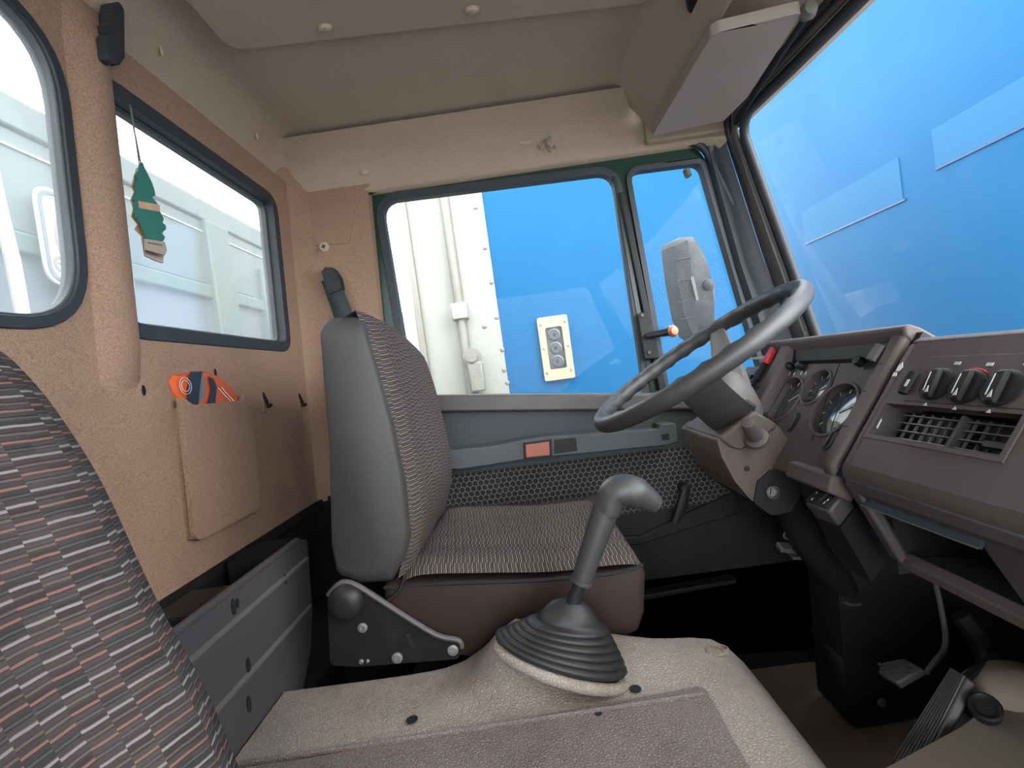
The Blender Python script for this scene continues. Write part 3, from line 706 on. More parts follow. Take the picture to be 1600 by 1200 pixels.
for j in range(NU):
    u = j/(NU-1); y = lerp(.797, 1.262, u); row = []
    for i, p in enumerate(tl):
        t = i/(len(tl)-1)
        h = .016*(math.sin(math.pi*u)**.4) + .007*math.exp(-((u-.10)/.08)**2) + .006*math.exp(-((u-.90)/.08)**2) - .022*u
        h -= .006*math.exp(-((u-.24)/.02)**2) + .006*math.exp(-((u-.76)/.02)**2)
        fe = 1-max(0, (t-.8)/.2)**2*.85
        row.append(V(p.x-.05*(max(0, t-.75)/.25)*max(0, u-.35)**2*2.4, y, p.z-.004+h*fe+.012*math.sin(math.pi*t)))
    rows.append(row)
# uv: stripes run across the seat, so build rows along x
rows2 = [[rows[j][i] for j in range(NU)] for i in range(len(tl))]
MB().loft(rows2).build('cushion_fabric', M['seatfine'], ds, sm=60)
P = ys(.788, [(600, 918), (700, 911), (850, 906), (960, 895), (1005, 882)])
MB().tube(smooth_path(P, 4), .003, 6).build('piping', M['black'], ds)
P = ys(.784, [(604, 940), (622, 925), (632, 903)])
MB().tube(smooth_path(P, 4), .003, 6).build('side_piping', M['black'], ds)
# recliner plate
rp_ = fillet(ys(.783, [(513, 925), (530, 911), (552, 912), (592, 936), (680, 990), (720, 1000), (722, 1020), (714, 1030), (560, 1042), (516, 1040), (512, 960)]), [.01, .01, .01, .004, .01, .008, .006, .006, .01, .01, .01], 4)
rpl = MB().prism(rp_, (0, .012, 0)).build('recliner_plate', M['blackmat'], ds, bevel=.002)
MB().tube(smooth_path(ys(.781, [(513, 930), (532, 911), (556, 914), (610, 948), (680, 991), (716, 1000), (722, 1012)]), 4), .0045, 8).build('plate_rim', M['dashdark'], rpl)
q = at(541, 941, Y=.778)
MB().lathe([(.030, 0), (.029, .010), (.024, .018), (.012, .022), (0, .022)], q+V(0, .005, 0), (0, -1, 0), 24).build('recliner_knob', M['bootrubber'], rpl, sm=50)
for x, y, r in ((567, 980, .008), (621, 1027, .009), (708, 1015, .009), (565, 1033, .004), (575, 1032, .003)):
    MB().lathe([(r, 0), (r, .003), (r*.6, .004), (r*.55, .002), (0, .002)], at(x, y, Y=.783), (0, -1, 0), 12).build('bolt', M['steel'], rpl)
MB().prism(ys(.781, [(632, 991), (640, 989), (649, 1012), (643, 1014)]), (0, .004, 0)).build('slot', M['black'], rpl)
MB().box(-.28, .14, .84, 1.22, 0, .42).build('seat_pedestal', M['blackmat'], ds, bevel=.01)

# passenger seat, close to the lens at the lower left
ps = thing('passenger_seat', 'striped fabric passenger seat back close up at the lower left', 'seat', (-.45, 0, 0))
prof = smooth_path([V(-.17, 0, .48), V(-.215, 0, .58), V(-.248, 0, .689), V(-.262, 0, .745), V(-.29, 0, .823), V(-.313, 0, .902), V(-.329, 0, .943), V(-.352, 0, .988), V(-.38, 0, 1.022), V(-.42, 0, 1.038), V(-.455, 0, 1.03)], 5)
rows = []
for p in prof:
    row = []
    for i in range(33):
        u = i/32; y = lerp(.375, -.42, u); e = min(u, 1-u)*.795
        b = .022*math.exp(-((e-.05)/.035)**2) - .035*max(0, 1-e/.03)**2
        row.append(V(p.x+b-.012, y-.018*max(0, 1-e/.03)*(1 if u < .5 else -1)*-.6, p.z))
    rows.append(row)
MB().loft(rows).build('backrest_fabric', M['seatfab'], ps, sm=70)
bk = [V(p.x-.03, 0, p.z-.01) for p in prof]
shp = [V(p.x, 0, p.z) for p in bk]+[V(-.50, 0, .98), V(-.46, 0, .80), V(-.40, 0, .50)]
rows = [[V(p.x, y, p.z) for p in shp] for y in (.365, .355, 0, -.40)]
MB().loft(rows, cu=True, cap=True).build('backrest_shell', M['seatside'], ps, sm=50)
# cushion of the passenger seat (below the frame)
rows = []
for i in range(13):
    t = i/12; x = lerp(-.22, .20, t)
    rows.append([V(x, lerp(.36, -.42, k/14), .44+.05*math.sin(math.pi*k/14)**.4-.05*max(0, t-.85)/.15-.02*t) for k in range(15)])
MB().loft(rows).build('cushion_fabric', M['seatfab'], ps, sm=60)
MB().box(-.38, .19, -.41, .35, .30, .44).build('cushion_base', M['seatred'], ps, bevel=.02)
MB().box(-.33, .14, -.36, .30, 0, .30).build('seat_pedestal', M['blackmat'], ps, bevel=.01)

# ================================================================ engine tunnel and gear lever
en = thing('engine_tunnel', 'beige vinyl engine cover between the seats carrying the gear lever', 'engine cover', (-.05, .55, 0))
def tun_edge(x):                             # far edge in Y
    return .775+.018*math.exp(-((x+.02)/.14)**2)
GC = V(.015, .715)
rows = []
xl = [-.445]+[-.42+.03*i for i in range(23)]+[.262, .28, .30, .318, .334, .346, .356]
for x in xl:
    z0 = .495 if x < .22 else .495-.215*max(0, (x-.22)/.136)**2.2
    row = []; ye = tun_edge(x) if x < .2 else tun_edge(x)-.11*max(0, (x-.2)/.156)**2
    tv = [.40, .41, .42, .43, .44, .46, .5, .53, .56, .59, .62, .65, .68, .71, .74, .76, ye-.012, ye-.003, ye, ye]
    for k, y in enumerate(tv):
        y = min(y, ye-.0005*(len(tv)-k)) if k < 16 else y
        hump = .058*math.exp(-((x+.062)/.062)**2-((y-.735)/.085)**2) + .020*math.exp(-((x-.03)/.13)**2-((y-.74)/.06)**2)
        dd = math.hypot((x-.02)/1.35, (y-.70))
        hump += .007*math.exp(-((dd-.088)/.016)**2)*(1 if y > .60 else 0)
        hump *= min(1, max(0, (y-.652)/.04))
        z = z0+hump
        z += {16: 0, 17: -.005, 18: -.02, 19: -.25}.get(k, 0)
        row.append(V(x, y, z))
    rows.append(row)
MB().loft(rows).build('cover', M['tunnel'], en, sm=60)
MB().box(-.444, .30, .40, .765, 0, .28).build('cover_side', M['blackmat'], en)
# low front floor of the cover
ps_ = [(.365, .675), (.45, .71), (.61, .765), (.80, .85), (1.0, .95), (1.0, .40), (.365, .40)]
tag(MB().plate(fillet(ps_, .02, 4), [], .28, lambda u, v, w: V(u, v, .30-w)).build('floor_step', M['lowbeige'], bevel=.02, seg=3), 'low beige floor step in front of the engine cover beside the accelerator', 'floor step')
# darker ribbed pad, raised
pd = [at(*q, Z=.497) for q in ((1100, 1072), (1168, 1205), (1230, 1330))]
pts = [(pd[0].x, pd[0].y), (pd[1].x+.003, pd[1].y), (.262, .41), (-.438, .41), (-.438, .600)]
MB().plate(fillet(pts, .012, 4), [], .004, lambda u, v, w: V(u, v, .4985-w)).build('raised_pad', M['tunnelmat'], en, bevel=.0015)
g0, g1 = at(372, 1193, Z=.5), at(1098, 1084, Z=.5)
MB().tube([g0+V(0, 0, -.001), g1+V(0, 0, -.001)], .0035, 6).build('pad_welt', M['tunnelmat'], en)
for x, y in ((644, 1125), (993, 1077), (935, 1116)):
    q = at(x, y, Z=.4975); r = .008 if y != 1116 else .005
    MB().lathe([(r, 0), (r, .0012), (0, .0013)], q, (0, 0, 1), 12).build('drain_hole', M['black'], en)
for x, y in ((1022, 1013), (1042, 1026), (1120, 1012)):
    q = at(x, y, Z=.5)
    MB().plate([(math.cos(a)*.017+q.x, math.sin(a)*.012+q.y) for a in [k*math.pi/12 for k in range(24)]], [[(math.cos(a)*.0155+q.x, math.sin(a)*.0105+q.y) for a in [k*math.pi/12 for k in range(24)]]], .004, lambda u, v, w: V(u, v, .4985-w)).build('moulded_ring', M['collar'], en)
# gear lever: bellows leaning away to the right
gl = thing('gear_lever', 'black gear lever with rubber bellows and angled knob on the beige cover', 'gear lever', (GC.x, .70, .50))
rows = []
CB = at(877, 1016, Y=.70); CT = at(888, 968, Y=.70); NP = 6
def brow(t, r, dn=0.0):
    c = lerp(CB, CT, t); tl_ = math.radians(lerp(23, 13, t)); a1 = V(math.cos(tl_), 0, -math.sin(tl_)); a2 = V(0, .97, -.10).normalized()
    nn = a1.cross(a2); nn = nn if nn.z > 0 else -nn
    return [c+a1*(math.cos(a)*r)+a2*(math.sin(a)*r*.60)+nn*dn for a in [2*math.pi*k/36 for k in range(36)]]
rows.append(brow(0, .092, -.012))
for i in range(NP):
    t = i/NP; r = lerp(.098, .052, (i/NP)**1.05)
    rows += [brow(t, r-.008, -.004), brow(t, r, -.005), brow(t, r+.0015, -.001), brow(t, r-.001, .002), brow(t, r-.010, .005)]
rows += [brow(1, .046, -.001), brow(1, .045, .003), brow(1, .041, .008), brow(1, .028, .022), brow(1, .021, .026), brow(1, .012, .026)]
MB().loft(rows, cu=True, cap=True).build('bellows', M['bootrubber'], gl, sm=32)
lip_ = [p+V(0, 0, -.017) for p in brow(0, .099)]
MB().tube(lip_+lip_[:1], .0085, 8).build('boot_lip', M['tunnel'], en, sm=60)
a = at(893, 945, Y=.70); b = at(907, 910, Y=.70); c = at(935, 838, Y=.70); d = at(957, 765, Y=.70)
MB().tube([a+V(-.004, 0, -.02), a, b, c], .0095, 14).build('lever_rod', M['black'], gl)
MB().tube([b, b+(c-b)*.06, b+(c-b)*.07, lerp(b, d, .3), lerp(b, d, .7), lerp(b, d, .94)], [.0165, .0165, .0145, .0165, .019, .0195], 18).build('grip_sleeve', M['wheel'], gl)
kn = MB(); kp = ys(.70, [(948, 800), (955, 778), (965, 768), (982, 766), (1004, 775), (1026, 790)])
kn.tube(smooth_path(kp, 4), [lerp(.019, .023, min(1, i/8)) if i < 14 else lerp(.023, .013, (i-14)/6) for i in range(21)], 16, sx=1.15)
kn.build('knob', M['wheel'], gl, sm=60)
MB().lathe([(.014, 0), (.013, .003), (0, .004)], at(968, 757, Y=.695)+V(0, 0, -.006), (.05, -.1, 1), 16).build('knob_cap', M['rubber'], gl)

# ================================================================ steering wheel and column
WC = V(.355, 1.0, .929)
mj = (V(.568, 0, 1.044)-V(.138, 0, .814)).normalized()
n0 = V(-mj.z, 0, mj.x); yy = V(0, 1, 0)
ta = math.radians(-2.2); wy = (yy*math.cos(ta)+n0*math.sin(ta)).normalized(); wn = mj.cross(wy).normalized()
if wn.z < 0: wn = -wn
sw = thing('steering_wheel', 'dark worn steering wheel in front of the driver door window', 'steering wheel', WC)
RR = .228
rim = MB(); rows = []
for k in range(96):
    a = 2*math.pi*k/96; rad_ = mj*math.cos(a)+wy*math.sin(a); row = []
    for i in range(14):
        b = 2*math.pi*i/14; rr = .0165
        if math.cos(b) < -.2: rr += .0022*math.sin(k*2*math.pi/96*30)      # finger grips on the inner side
        row.append(WC+rad_*(RR+rr*math.cos(b)*.95)+wn*(rr*math.sin(b)*1.05))
    rows.append(row)
rim.loft(rows, cu=True, cv=True).build('rim', M['wheel'], sw, sm=60)
ax = -wn
hubc = WC+ax*.085
MB().lathe([(.0, -.030), (.036, -.028), (.050, -.016), (.056, .004), (.058, .03), (.054, .06), (.046, .085), (0, .085)], hubc, ax, 28).build('hub', M['hubgrey'], sw, sm=45)
for ang, mt, w0, w1, dz in ((math.radians(52), 'hubgrey', .018, .050, .105), (math.radians(-112), 'wheel', .034, .045, .13)):
    r_ = mj*math.cos(ang)+wy*math.sin(ang); tdir = wn.cross(r_).normalized(); rows = []
    for s_ in range(11):
        t = s_/10; c = WC+r_*lerp(RR-.004, .03, t)+ax*(dz*(1-(1-t)**1.6)); wdt = lerp(w0, w1, t); th = lerp(.007, .022, t)
        rows.append([c+tdir*wdt*x+wn*th*y for x, y in ((-1, -.4), (-.9, .5), (-.5, 1), (.5, 1), (.9, .5), (1, -.4), (.6, -1), (-.6, -1))])
    MB().loft(rows, cu=True, cap=True).build('spoke', M[mt], sw, sm=45)
MB().lathe([(.0, -.01), (.03, -.009), (.040, .0), (.040, .01), (0, .012)], hubc+wn*.028, wn, 28).build('horn_pad', M['wheel'], sw, sm=45)

cl = thing('steering_column', 'brown plastic steering column shroud with ignition lock under the wheel', 'steering column', at(1190, 760, Y=1.0))
MB().tube([hubc+ax*.075, hubc+ax*.12, hubc+ax*.17], [.048, .052, .055], 20).build('column_neck', M['black'], cl)
body = [(1120, 688), (1135, 675), (1180, 672), (1215, 664), (1234, 690), (1243, 735), (1252, 770), (1235, 798), (1206, 803), (1172, 780), (1148, 752), (1128, 715)]
ybn = .90
MB().prism(fillet(ys(ybn, body), .008, 3), (0, .20, 0)).build('shroud', M['shroud'], cl, bevel=.012, seg=3)
MB().prism(ys(ybn-.004, [(1122, 684), (1180, 641), (1217, 663), (1212, 672), (1160, 705), (1140, 700)]), (0, .19, 0)).build('shroud_top', M['shroud'], cl, bevel=.006)
MB().prism(fillet(ys(ybn-.004, [(1184, 752), (1205, 734), (1244, 738), (1254, 770), (1236, 800), (1206, 806), (1178, 786)]), .012, 4), (0, .15, 0)).build('lock_housing', M['black'], cl, bevel=.006)
MB().lathe([(.0125, 0), (.0125, .008), (.009, .009), (.009, .006), (0, .006)], at(1205, 768, Y=ybn-.005), (0, -1, 0), 20).build('ignition_ring', M['dashdark'], cl)
ik = MB().lathe([(.0075, 0), (.0075, .006), (0, .0065)], at(1204, 768, Y=ybn-.009), (0, -1, 0), 16).build('ignition_barrel', M['steel'], cl)
MB().obox(at(1204, 768, Y=ybn-.0158), (.0016, 0, .0055), (0, .0006, 0), (.0008, 0, -.0003)).build('key_slot', M['black'], ik)
for x, y in ((1167, 732), (1234, 692)):
    MB().lathe([(.005, 0), (.005, .002), (0, .0025)], at(x, y, Y=ybn-.001), (0, -1, 0), 10).build('shroud_screw', M['black'], cl)
a = at(1182, 685, Y=.885); b = at(1168, 660, Y=.855)
MB().lathe([(.022, -.004), (.021, .004), (.012, .008), (0, .008)], a, (b-a), 20).build('stalk_boot', M['dashdark'], cl)
MB().tube([a, lerp(a, b, .9), b, b+(b-a)*.03], [.0135, .0125, .011, .004], 16).build('stalk', M['dashdark'], cl)
MB().tube(smooth_path([at(1135, 640, Y=1.02), at(1118, 655, Y=1.13), at(1100, 665, Y=1.2)], 4), [.008]*4+[.011]*5, 10).build('far_stalk', M['black'], cl)
MB().tube([hubc+ax*.17, at(1262, 850, Y=1.08), at(1330, 930, Y=1.2)], .032, 14).build('column_shaft', M['black'], cl)

# ================================================================ dashboard
D0 = V(.439, 0, .736); S = V(.59, 0, .808).normalized(); N = V(-.808, 0, .59).normalized()
def fp(px, py, off=0):
    r = ray(px, py); t = ((D0+N*off-EYE).dot(N))/r.dot(N); return EYE+r*t
def sn(s, n, y): return D0+S*s+N*n+V(0, y, 0)
def ysec(prof, ya, yb): return [[sn(s, n, y) for s, n in prof] for y in (ya, yb)]
db = thing('dashboard', 'brown moulded dashboard with gauges, heater knobs and air vents', 'dashboard', (.6, .4, .6))
YC0, YC1 = .742, 1.015                       # cluster
# gauge face with holes
def yzs(px, py, off=0): q = fp(px, py, off); return (q.y, (q-D0).dot(S))
gs = []
FO = -.012
def gauge_poly(c, top, bot, ry):
    cyy, cs_ = yzs(*c, FO); t = yzs(*top, FO)[1]; b = yzs(*bot, FO)[1]; rs = (t-b)/2
    return (cyy, (t+b)/2, ry, ry)
G = [gauge_poly((1225, 625), (1244, 591), (1208, 655), .049), gauge_poly((1274, 606), (1295, 574), (1256, 635), .036), gauge_poly((1304, 637), (1331, 595), (1279, 684), .050)]
holes = []
for gy, gsn, ry, rs in G:
    rr = (ry+rs)/2
    holes.append([(gy+math.cos(a)*rr, gsn+math.sin(a)*rr) for a in [2*math.pi*k/32 for k in range(32)]])
gf = lambda u, v, w: sn(v, FO-w, u)
ip = MB().plate([(YC0, -.02), (YC1, -.02), (YC1, .218), (YC0, .218)], holes, .018, gf).build('gauge_panel', M['dash'], db, bevel=.003)
for (gy, gsn, ry, rs) in G:
    rr = (ry+rs)/2; o_ = sn(gsn, FO-.014, gy)
    lens = MB().lathe([(rr*1.03, -.004), (rr*1.03, .0), (rr*.5, .002), (0, .003)], o_, N, 32).build('gauge', M['lens'], db, sm=60)
    MB().plate([(gy+math.cos(a)*rr*1.06, gsn+math.sin(a)*rr*1.06) for a in [2*math.pi*k/32 for k in range(32)]], [[(gy+math.cos(a)*rr*.95, gsn+math.sin(a)*rr*.95) for a in [2*math.pi*k/32 for k in range(32)]]], .004, lambda u, v, w: sn(v, FO+.003-w, u)).build('bezel', M['dash'], lens, bevel=.001)
    for k in range(9):
        a = math.radians(-40+k*32.5); c = V(math.cos(a), math.sin(a))
        q = sn(gsn+c.y*rr*.78, FO-.0105, gy+c.x*rr*.78); rd = S*c.y+V(0, c.x, 0)
        MB().obox(q, rd*.004, rd.cross(N)*.0008, N*.0003).build('tick', M['needle'], lens)
    a = math.radians(215); rd = S*math.sin(a)*-1+V(0, math.cos(a), 0)
    MB().obox(sn(gsn, FO-.0095, gy)+rd*rr*.3, rd*rr*.34, rd.cross(N)*.0012, N*.0004).build('pointer', M['needle'], lens)
# dial slots below, warning knobs above
for x, y in ((1241, 660), (1298, 686)):
    q = fp(x, y, FO); u, v = q.y, (q-D0).dot(S)
    MB().plate(fillet([(u-.004, v-.020), (u+.006, v-.021), (u+.007, v+.021), (u-.004, v+.02), (u-.010, v+.01), (u-.010, v-.01)], .004, 3), [], .002, lambda a, b, w: sn(b, FO+.001-w, a)).build('dial_slot', M['black'], ip)
    MB().plate(fillet([(u+.001, v-.014), (u+.005, v-.014), (u+.005, v+.014), (u+.001, v+.014)], .002, 3), [], .003, lambda a, b, w: sn(b, FO+.003-w, a)).build('dial_wheel', M['dashdark'], ip)
for x, y in ((1238, 575), (1256, 574)):
    q = fp(x, y, FO)
    k = MB().lathe([(.008, 0), (.009, .01), (.006, .016), (0, .017)], q, N, 12).build('trip_knob', M['black'], db)
    for dx in (-4, 3):
        MB().obox(fp(x+dx, y+9, FO+.0006), (0, .0012, 0), S*.0035, N*.0003).build('symbol', M['mark'], k)
for pa_, pb_ in (((1314, 562), (1268, 690)),):
    a, b = fp(*pa_, FO+.0002), fp(*pb_, FO+.0002)
    MB().tube([a, b], .0009, 5).build('seam', M['black'], ip)
# surround: hood, ridges
hood = [(.205, -.03), (.216, -.01), (.224, .014), (.234, .022), (.243, .016), (.246, 0), (.245, -.06), (.20, -.20), (.17, -.20), (.18, -.03)]
MB().loft(ysec(hood, YC0-.028, 1.128), cu=True, cap=True).build('hood', M['dash'], db, bevel=.004, sm=50)
MB().loft(ysec([(.196, -.013), (.212, -.028), (.228, -.012), (.226, .006), (.200, -.004)], YC0, YC1), cu=True, cap=True).build('hood_shadow_strip', M['black'], db)  # black strip painted in as the shade under the hood
rid = [(-.002, -.035), (-.006, .0), (.008, .014), (.2, .014), (.236, .016), (.244, .006), (.244, -.05), (-.002, -.05)]
MB().loft(ysec(rid, .716, YC0+.002), cu=True, cap=True).build('right_ridge', M['dash'], db, bevel=.006, sm=50)
MB().loft(ysec(rid, YC1-.002, 1.055), cu=True, cap=True).build('left_ridge', M['dash'], db, bevel=.006, sm=50)
MB().loft(ysec([(-.024, -.04), (-.028, .0), (-.004, .006), (.004, -.006), (.004, -.04)], .716, .835), cu=True, cap=True).build('lower_ledge', M['dash'], db, bevel=.004)
MB().loft(ysec([(.0, -.036), (.05, -.036), (.22, -.036), (.215, -.14), (.0, -.12)], .716, 1.055), cu=True, cap=True).build('cluster_back', M['black'], db)
# switch bank at the left
bank = [(.0, -.03), (.0, .004), (.20, .004), (.236, .006), (.240, -.004), (.238, -.05), (0, -.05)]
bkp = MB().loft(ysec(bank, 1.055, 1.128), cu=True, cap=True).build('switch_bank', M['dash'], db, bevel=.005)
def rocker(px, py, wy_, ls, mat, name='rocker_switch', h=.010, off=.004):
    q = fp(px, py, off)
    return MB().obox(q+N*h/2, (0, wy_, 0), S*ls, N*h/2).build(name, M[mat], db, bevel=.002)
rs_ = rocker(1207, 557, .009, .022, 'red', 'hazard_switch', .012); rs_['label'] = 'red hazard switch'
for x, y in ((1191, 583), (1184, 592)): rocker(x, y, .006, .020, 'black')
q = fp(1181, 612, .004)
MB().lathe([(.013, 0), (.013, .004), (.010, .005), (.010, .003), (0, .003)], q, N, 16).build('dimmer_dial', M['black'], db)
# far left vent beside the bank
lvn = MB().loft(ysec([(.03, -.06), (.03, -.002), (.19, -.002), (.19, -.06)], 1.13, 1.20), cu=True, cap=True).build('side_vent', M['dashdark'], db, bevel=.004)
for k in range(6):
    MB().obox(sn(.06+.02*k, .001, 1.165), (0, .028, 0), S*.004, N*.003).build('vent_slat', M['black'], lvn)
MB().loft(ysec([(.02, -.30), (.02, -.06), (.21, -.06), (.225, -.30)], 1.0, 1.36), cu=True, cap=True).build('dash_end', M['dashdark'], db, bevel=.01)
# lever on the right ridge
a, b = fp(1377, 540, .014), fp(1361, 564, .014)
MB().tube([a, lerp(a, b, .5), b], [.008, .0085, .008], 10).build('slide_lever', M['dashdark'], db)
q = fp(1347, 567, -.006)
MB().lathe([(.009, 0), (.008, .012), (0, .013)], q, N, 12).build('push_knob', M['black'], db)
for pa_, pb_ in (((1328, 610), (1353, 611)), ((1311, 665), (1325, 666)), ((1352, 568), (1378, 568))):
    MB().tube([fp(*pa_, .0142), fp(*pb_, .0142)], .0007, 5).build('seam', M['black'], db)

# heater console
YH0, YH1 = .700, -.90
v0 = fp(1368, 686); v1 = fp(1582, 727); vt = fp(1390, 640); vtt = .116
VY1, VY0 = .682, fp(1590, 705).y; VS0 = .068; VS1 = .116
hf = MB()
for (ya, yb_, sa, sb_) in ((YH1, YH0-.012, .018, VS0), (YH1, YH0-.012, VS1, .212), (YH1, VY0, VS0, VS1), (VY1, YH0-.012, VS0, VS1)):
    hf.loft(ysec([(sa, 0), (sb_, 0), (sb_, .012), (sa, .012)], ya, yb_), cu=True, cap=True)
hf.build('heater_face', M['dash'], db)
topc = [(.2, -.02), (.205, .006), (.214, .0115), (.224, .006), (.228, -.008), (.20, -.16), (.14, -.25), (.10, -.25)]
botc = [(.03, -.02), (.020, .0119), (.010, .0095), (.002, .003), (-.004, -.008), (.018, -.035), (.085, -.10), (.09, -.08)]
MB().loft(ysec(topc, YH1, YH0), cu=True, cap=True).build('heater_top', M['dash'], db, bevel=.003, sm=60)
MB().loft(ysec(botc, YH1, YH0), cu=True, cap=True).build('heater_belly', M['dash'], db, sm=60)
endp = [(-.006, -.015), (-.001, .0), (.012, .0112), (.208, .012), (.222, .004), (.226, -.02), (.2, -.05), (-.006, -.05)]
MB().loft(ysec(endp, YH0-.014, YH0+.006), cu=True, cap=True).build('heater_end', M['dash'], db, bevel=.008, sm=50, seg=3)
MB().loft(ysec([(-.03, -.09), (-.03, -.02), (.2, -.02), (.2, -.09)], VY0-.05, YH0-.02), cu=True, cap=True)
# dark groove between cluster and heater
MB().loft(ysec([(.0, -.05), (.0, .002), (.236, .002), (.236, -.05)], .703, .717), cu=True, cap=True).build('groove', M['black'], db)
# control strip and vent frame
a = yzs(1428, 571, .012); b = yzs(1408, 633, .012)
ct = MB().loft(ysec([(.122, .008), (.122, .0135), (.188, .0135), (.188, .008)], YH1+.02, YH0-.045), cu=True, cap=True).build('control_strip', M['dash'], db, bevel=.0006)
vf = MB()
for (ya, yb_, sa, sb_) in ((VY0-.006, VY1+.006, VS0-.006, VS0), (VY0-.006, VY1+.006, VS1, VS1+.004), (VY0-.006, VY0, VS0, VS1), (VY1, VY1+.006, VS0, VS1)):
    vf.loft(ysec([(sa, .006), (sb_, .006), (sb_, .0138), (sa, .0138)], ya, yb_), cu=True, cap=True)
vf.build('vent_frame', M['dash'], db)
vb = MB().plate([(VY0-.004, VS0-.004), (VY1+.004, VS0-.004), (VY1+.004, VS1+.004), (VY0-.004, VS1+.004)], [], .004, lambda u, v, w: sn(v, -.022-w, u)).build('air_vent', M['black'], db)
for (ya, yb_) in ((VY0, VY0+.001), (VY1-.001, VY1+.003)):
    MB().loft(ysec([(VS0, -.022), (VS1, -.022), (VS1, .0125), (VS0, .0125)], ya, yb_), cu=True, cap=True).build('vent_cheek', M['dashdark'], vb)
ymid = fp(1480, 685).y
for k in range(4):
    s_ = lerp(VS0+.008, VS1-.006, k/3)
    for ya, yb_ in ((VY0+.003, ymid-.004), (ymid+.004, VY1-.012)):
        MB().obox(sn(s_, -.009, (ya+yb_)/2), (0, (yb_-ya)/2, 0), S*.0006, N*.002).build('slat', M['slat'], vb)
MB().loft(ysec([(VS0, -.02), (VS1, -.02), (VS1, -.004), (VS0, -.004)], ymid-.0025, ymid+.0025), cu=True, cap=True).build('vent_divider', M['dashdark'], vb)
for k in range(11):
    y = lerp(VY0+.012, VY1-.02, k/10)
    if abs(y-ymid) < .007: continue
    MB().obox(sn((VS0+VS1)/2, -.014, y), (0, .0004, 0), S*(VS1-VS0)/2, N*.002).build('vane', M['slat'], vb)
MB().obox(sn(VS0+.018, -.008, fp(1545, 697).y), (0, .013, 0), S*.004, N*.004).build('vent_tab', M['dashdark'], vb, bevel=.001)
# rotary heater knobs
for i, (x, y) in enumerate(((1464, 601), (1511, 605), (1566, 607))):
    q = fp(x, y, .0140)
    kb = MB().lathe([(.0225, 0), (.0225, .0015), (.020, .003), (.016, .0035), (0, .0035)], q, N, 28).build('heater_knob', M['black'], db, sm=40)
    tw = math.radians((8, 4, 4)[i]); gd = (S*math.cos(tw)+V(0, 1, 0)*math.sin(tw)); gw = gd.cross(N)
    rows = []
    for s_, ww, hh_ in ((-.0215, .0050, .006), (-.019, .006, .0100), (.0, .0062, .0105), (.017, .006, .0100), (.0205, .005, .006)):
        c = q+gd*s_
        rows.append([c+gw*ww+N*.003, c+gw*ww*.75+N*hh_, c-gw*ww*.75+N*hh_, c-gw*ww+N*.003])
    gp = MB().loft(rows, cu=True, cap=True).build('knob_grip', M['black'], kb, bevel=.0015)
    MB().obox(q+N*.0106-gw*.0035, gd*.013, gw*.0006, N*.0003).build('knob_line', M['mark'], kb)
    MB().prism([q-gd*.016+N*.0104-gw*.001, q-gd*.016+N*.0104+gw*.004, q-gd*.007+N*.0107+gw*.002], N*.0005).build('knob_arrow', M['mark'], kb)
    MB().prism([q-S*.030+N*.0001+V(0, .003, 0), q-S*.030+N*.0001-V(0, .003, 0), q-S*.0255+N*.0001], N*.0006).build('symbol', M['mark'], kb)
    MB().obox(q+S*.030+V(0, -.012, 0), (0, .004, 0), S*.002, N*.0004).build('symbol', M['mark'], kb)
    if i == 1:
        arc = [q+S*(math.cos(a)*.024)+V(0, math.sin(a)*.024, 0)+N*.0003 for a in [math.radians(-35+7*k) for k in range(11)]]
        MB().tube(arc, .0011, 6).build('red_arc', M['red'], kb)
# slide switch and paint chips
a, b = fp(1431, 584, .014), fp(1413, 616, .014)
sl = MB().tube([a, lerp(a, b, .5), b], [.0085, .0085, .0085], 10, sx=.9).build('slide_switch', M['black'], db, sm=60)
MB().obox(fp(1417, 598, .0235), (0, .002, 0), S*.005, N*.0004).build('symbol', M['mark'], sl)
MB().prism([fp(x, y, .0125) for x, y in ((1411, 566), (1411, 574), (1405, 580), (1400, 580), (1404, 572))], N*.0006).build('paint_chip', M['amberwhite'], db)
MB().prism([fp(x, y, .0125) for x, y in ((1402, 582), (1401, 588), (1394, 588), (1397, 582))], N*.0006).build('paint_chip', M['amberwhite'], db)
MB().prism([fp(x, y, .0125) for x, y in ((1377, 654), (1378, 656), (1371, 670), (1370, 668))], N*.0006).build('paint_chip', M['amberwhite'], db)
MB().box(.80, 1.0, -.9, 1.36, .45, .84).build('dash_back', M['black'], db)
# top of the dash towards the screen
MB().loft([[V(.60, y, .90), V(.74, y, .905), V(.86, y, .885), V(.96, y, .86)] for y in (-.9, 1.36)]).build('dash_top', M['dashdark'], db)

# open tray under the heater
tray = db
YT = .70
def ty(pts): return ys(YT, pts)
side_ = ty([(1316, 752), (1330, 751), (1350, 768), (1404, 864), (1400, 876), (1388, 868)])
MB().prism([p+V(0, 0, 0) for p in side_], (0, -.022, 0)).build('tray_side_rim', M['dashdark'], tray, bevel=.004)
u0 = at(1322, 757, Y=YT); u1 = at(1400, 870, Y=YT)
MB().prism([V(u0.x-.004, YT, u0.z+.012), V(u0.x+.05, YT, u0.z+.01), V(u0.x+.05, YT, u0.z-.004), V(u0.x+.012, YT, u0.z-.018), V(u0.x-.002, YT, u0.z-.004)], (0, -1.6, 0)).build('tray_top_rim', M['dashdark'], tray, bevel=.005)
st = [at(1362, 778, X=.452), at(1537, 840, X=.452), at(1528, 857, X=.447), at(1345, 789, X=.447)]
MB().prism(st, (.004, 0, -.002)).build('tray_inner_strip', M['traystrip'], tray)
MB().tube([st[3], st[2]], .0011, 6).build('strip_edge', M['hubgrey'], tray)
MB().tube([st[0], st[1]], .0012, 6).build('strip_edge', M['arm'], tray)
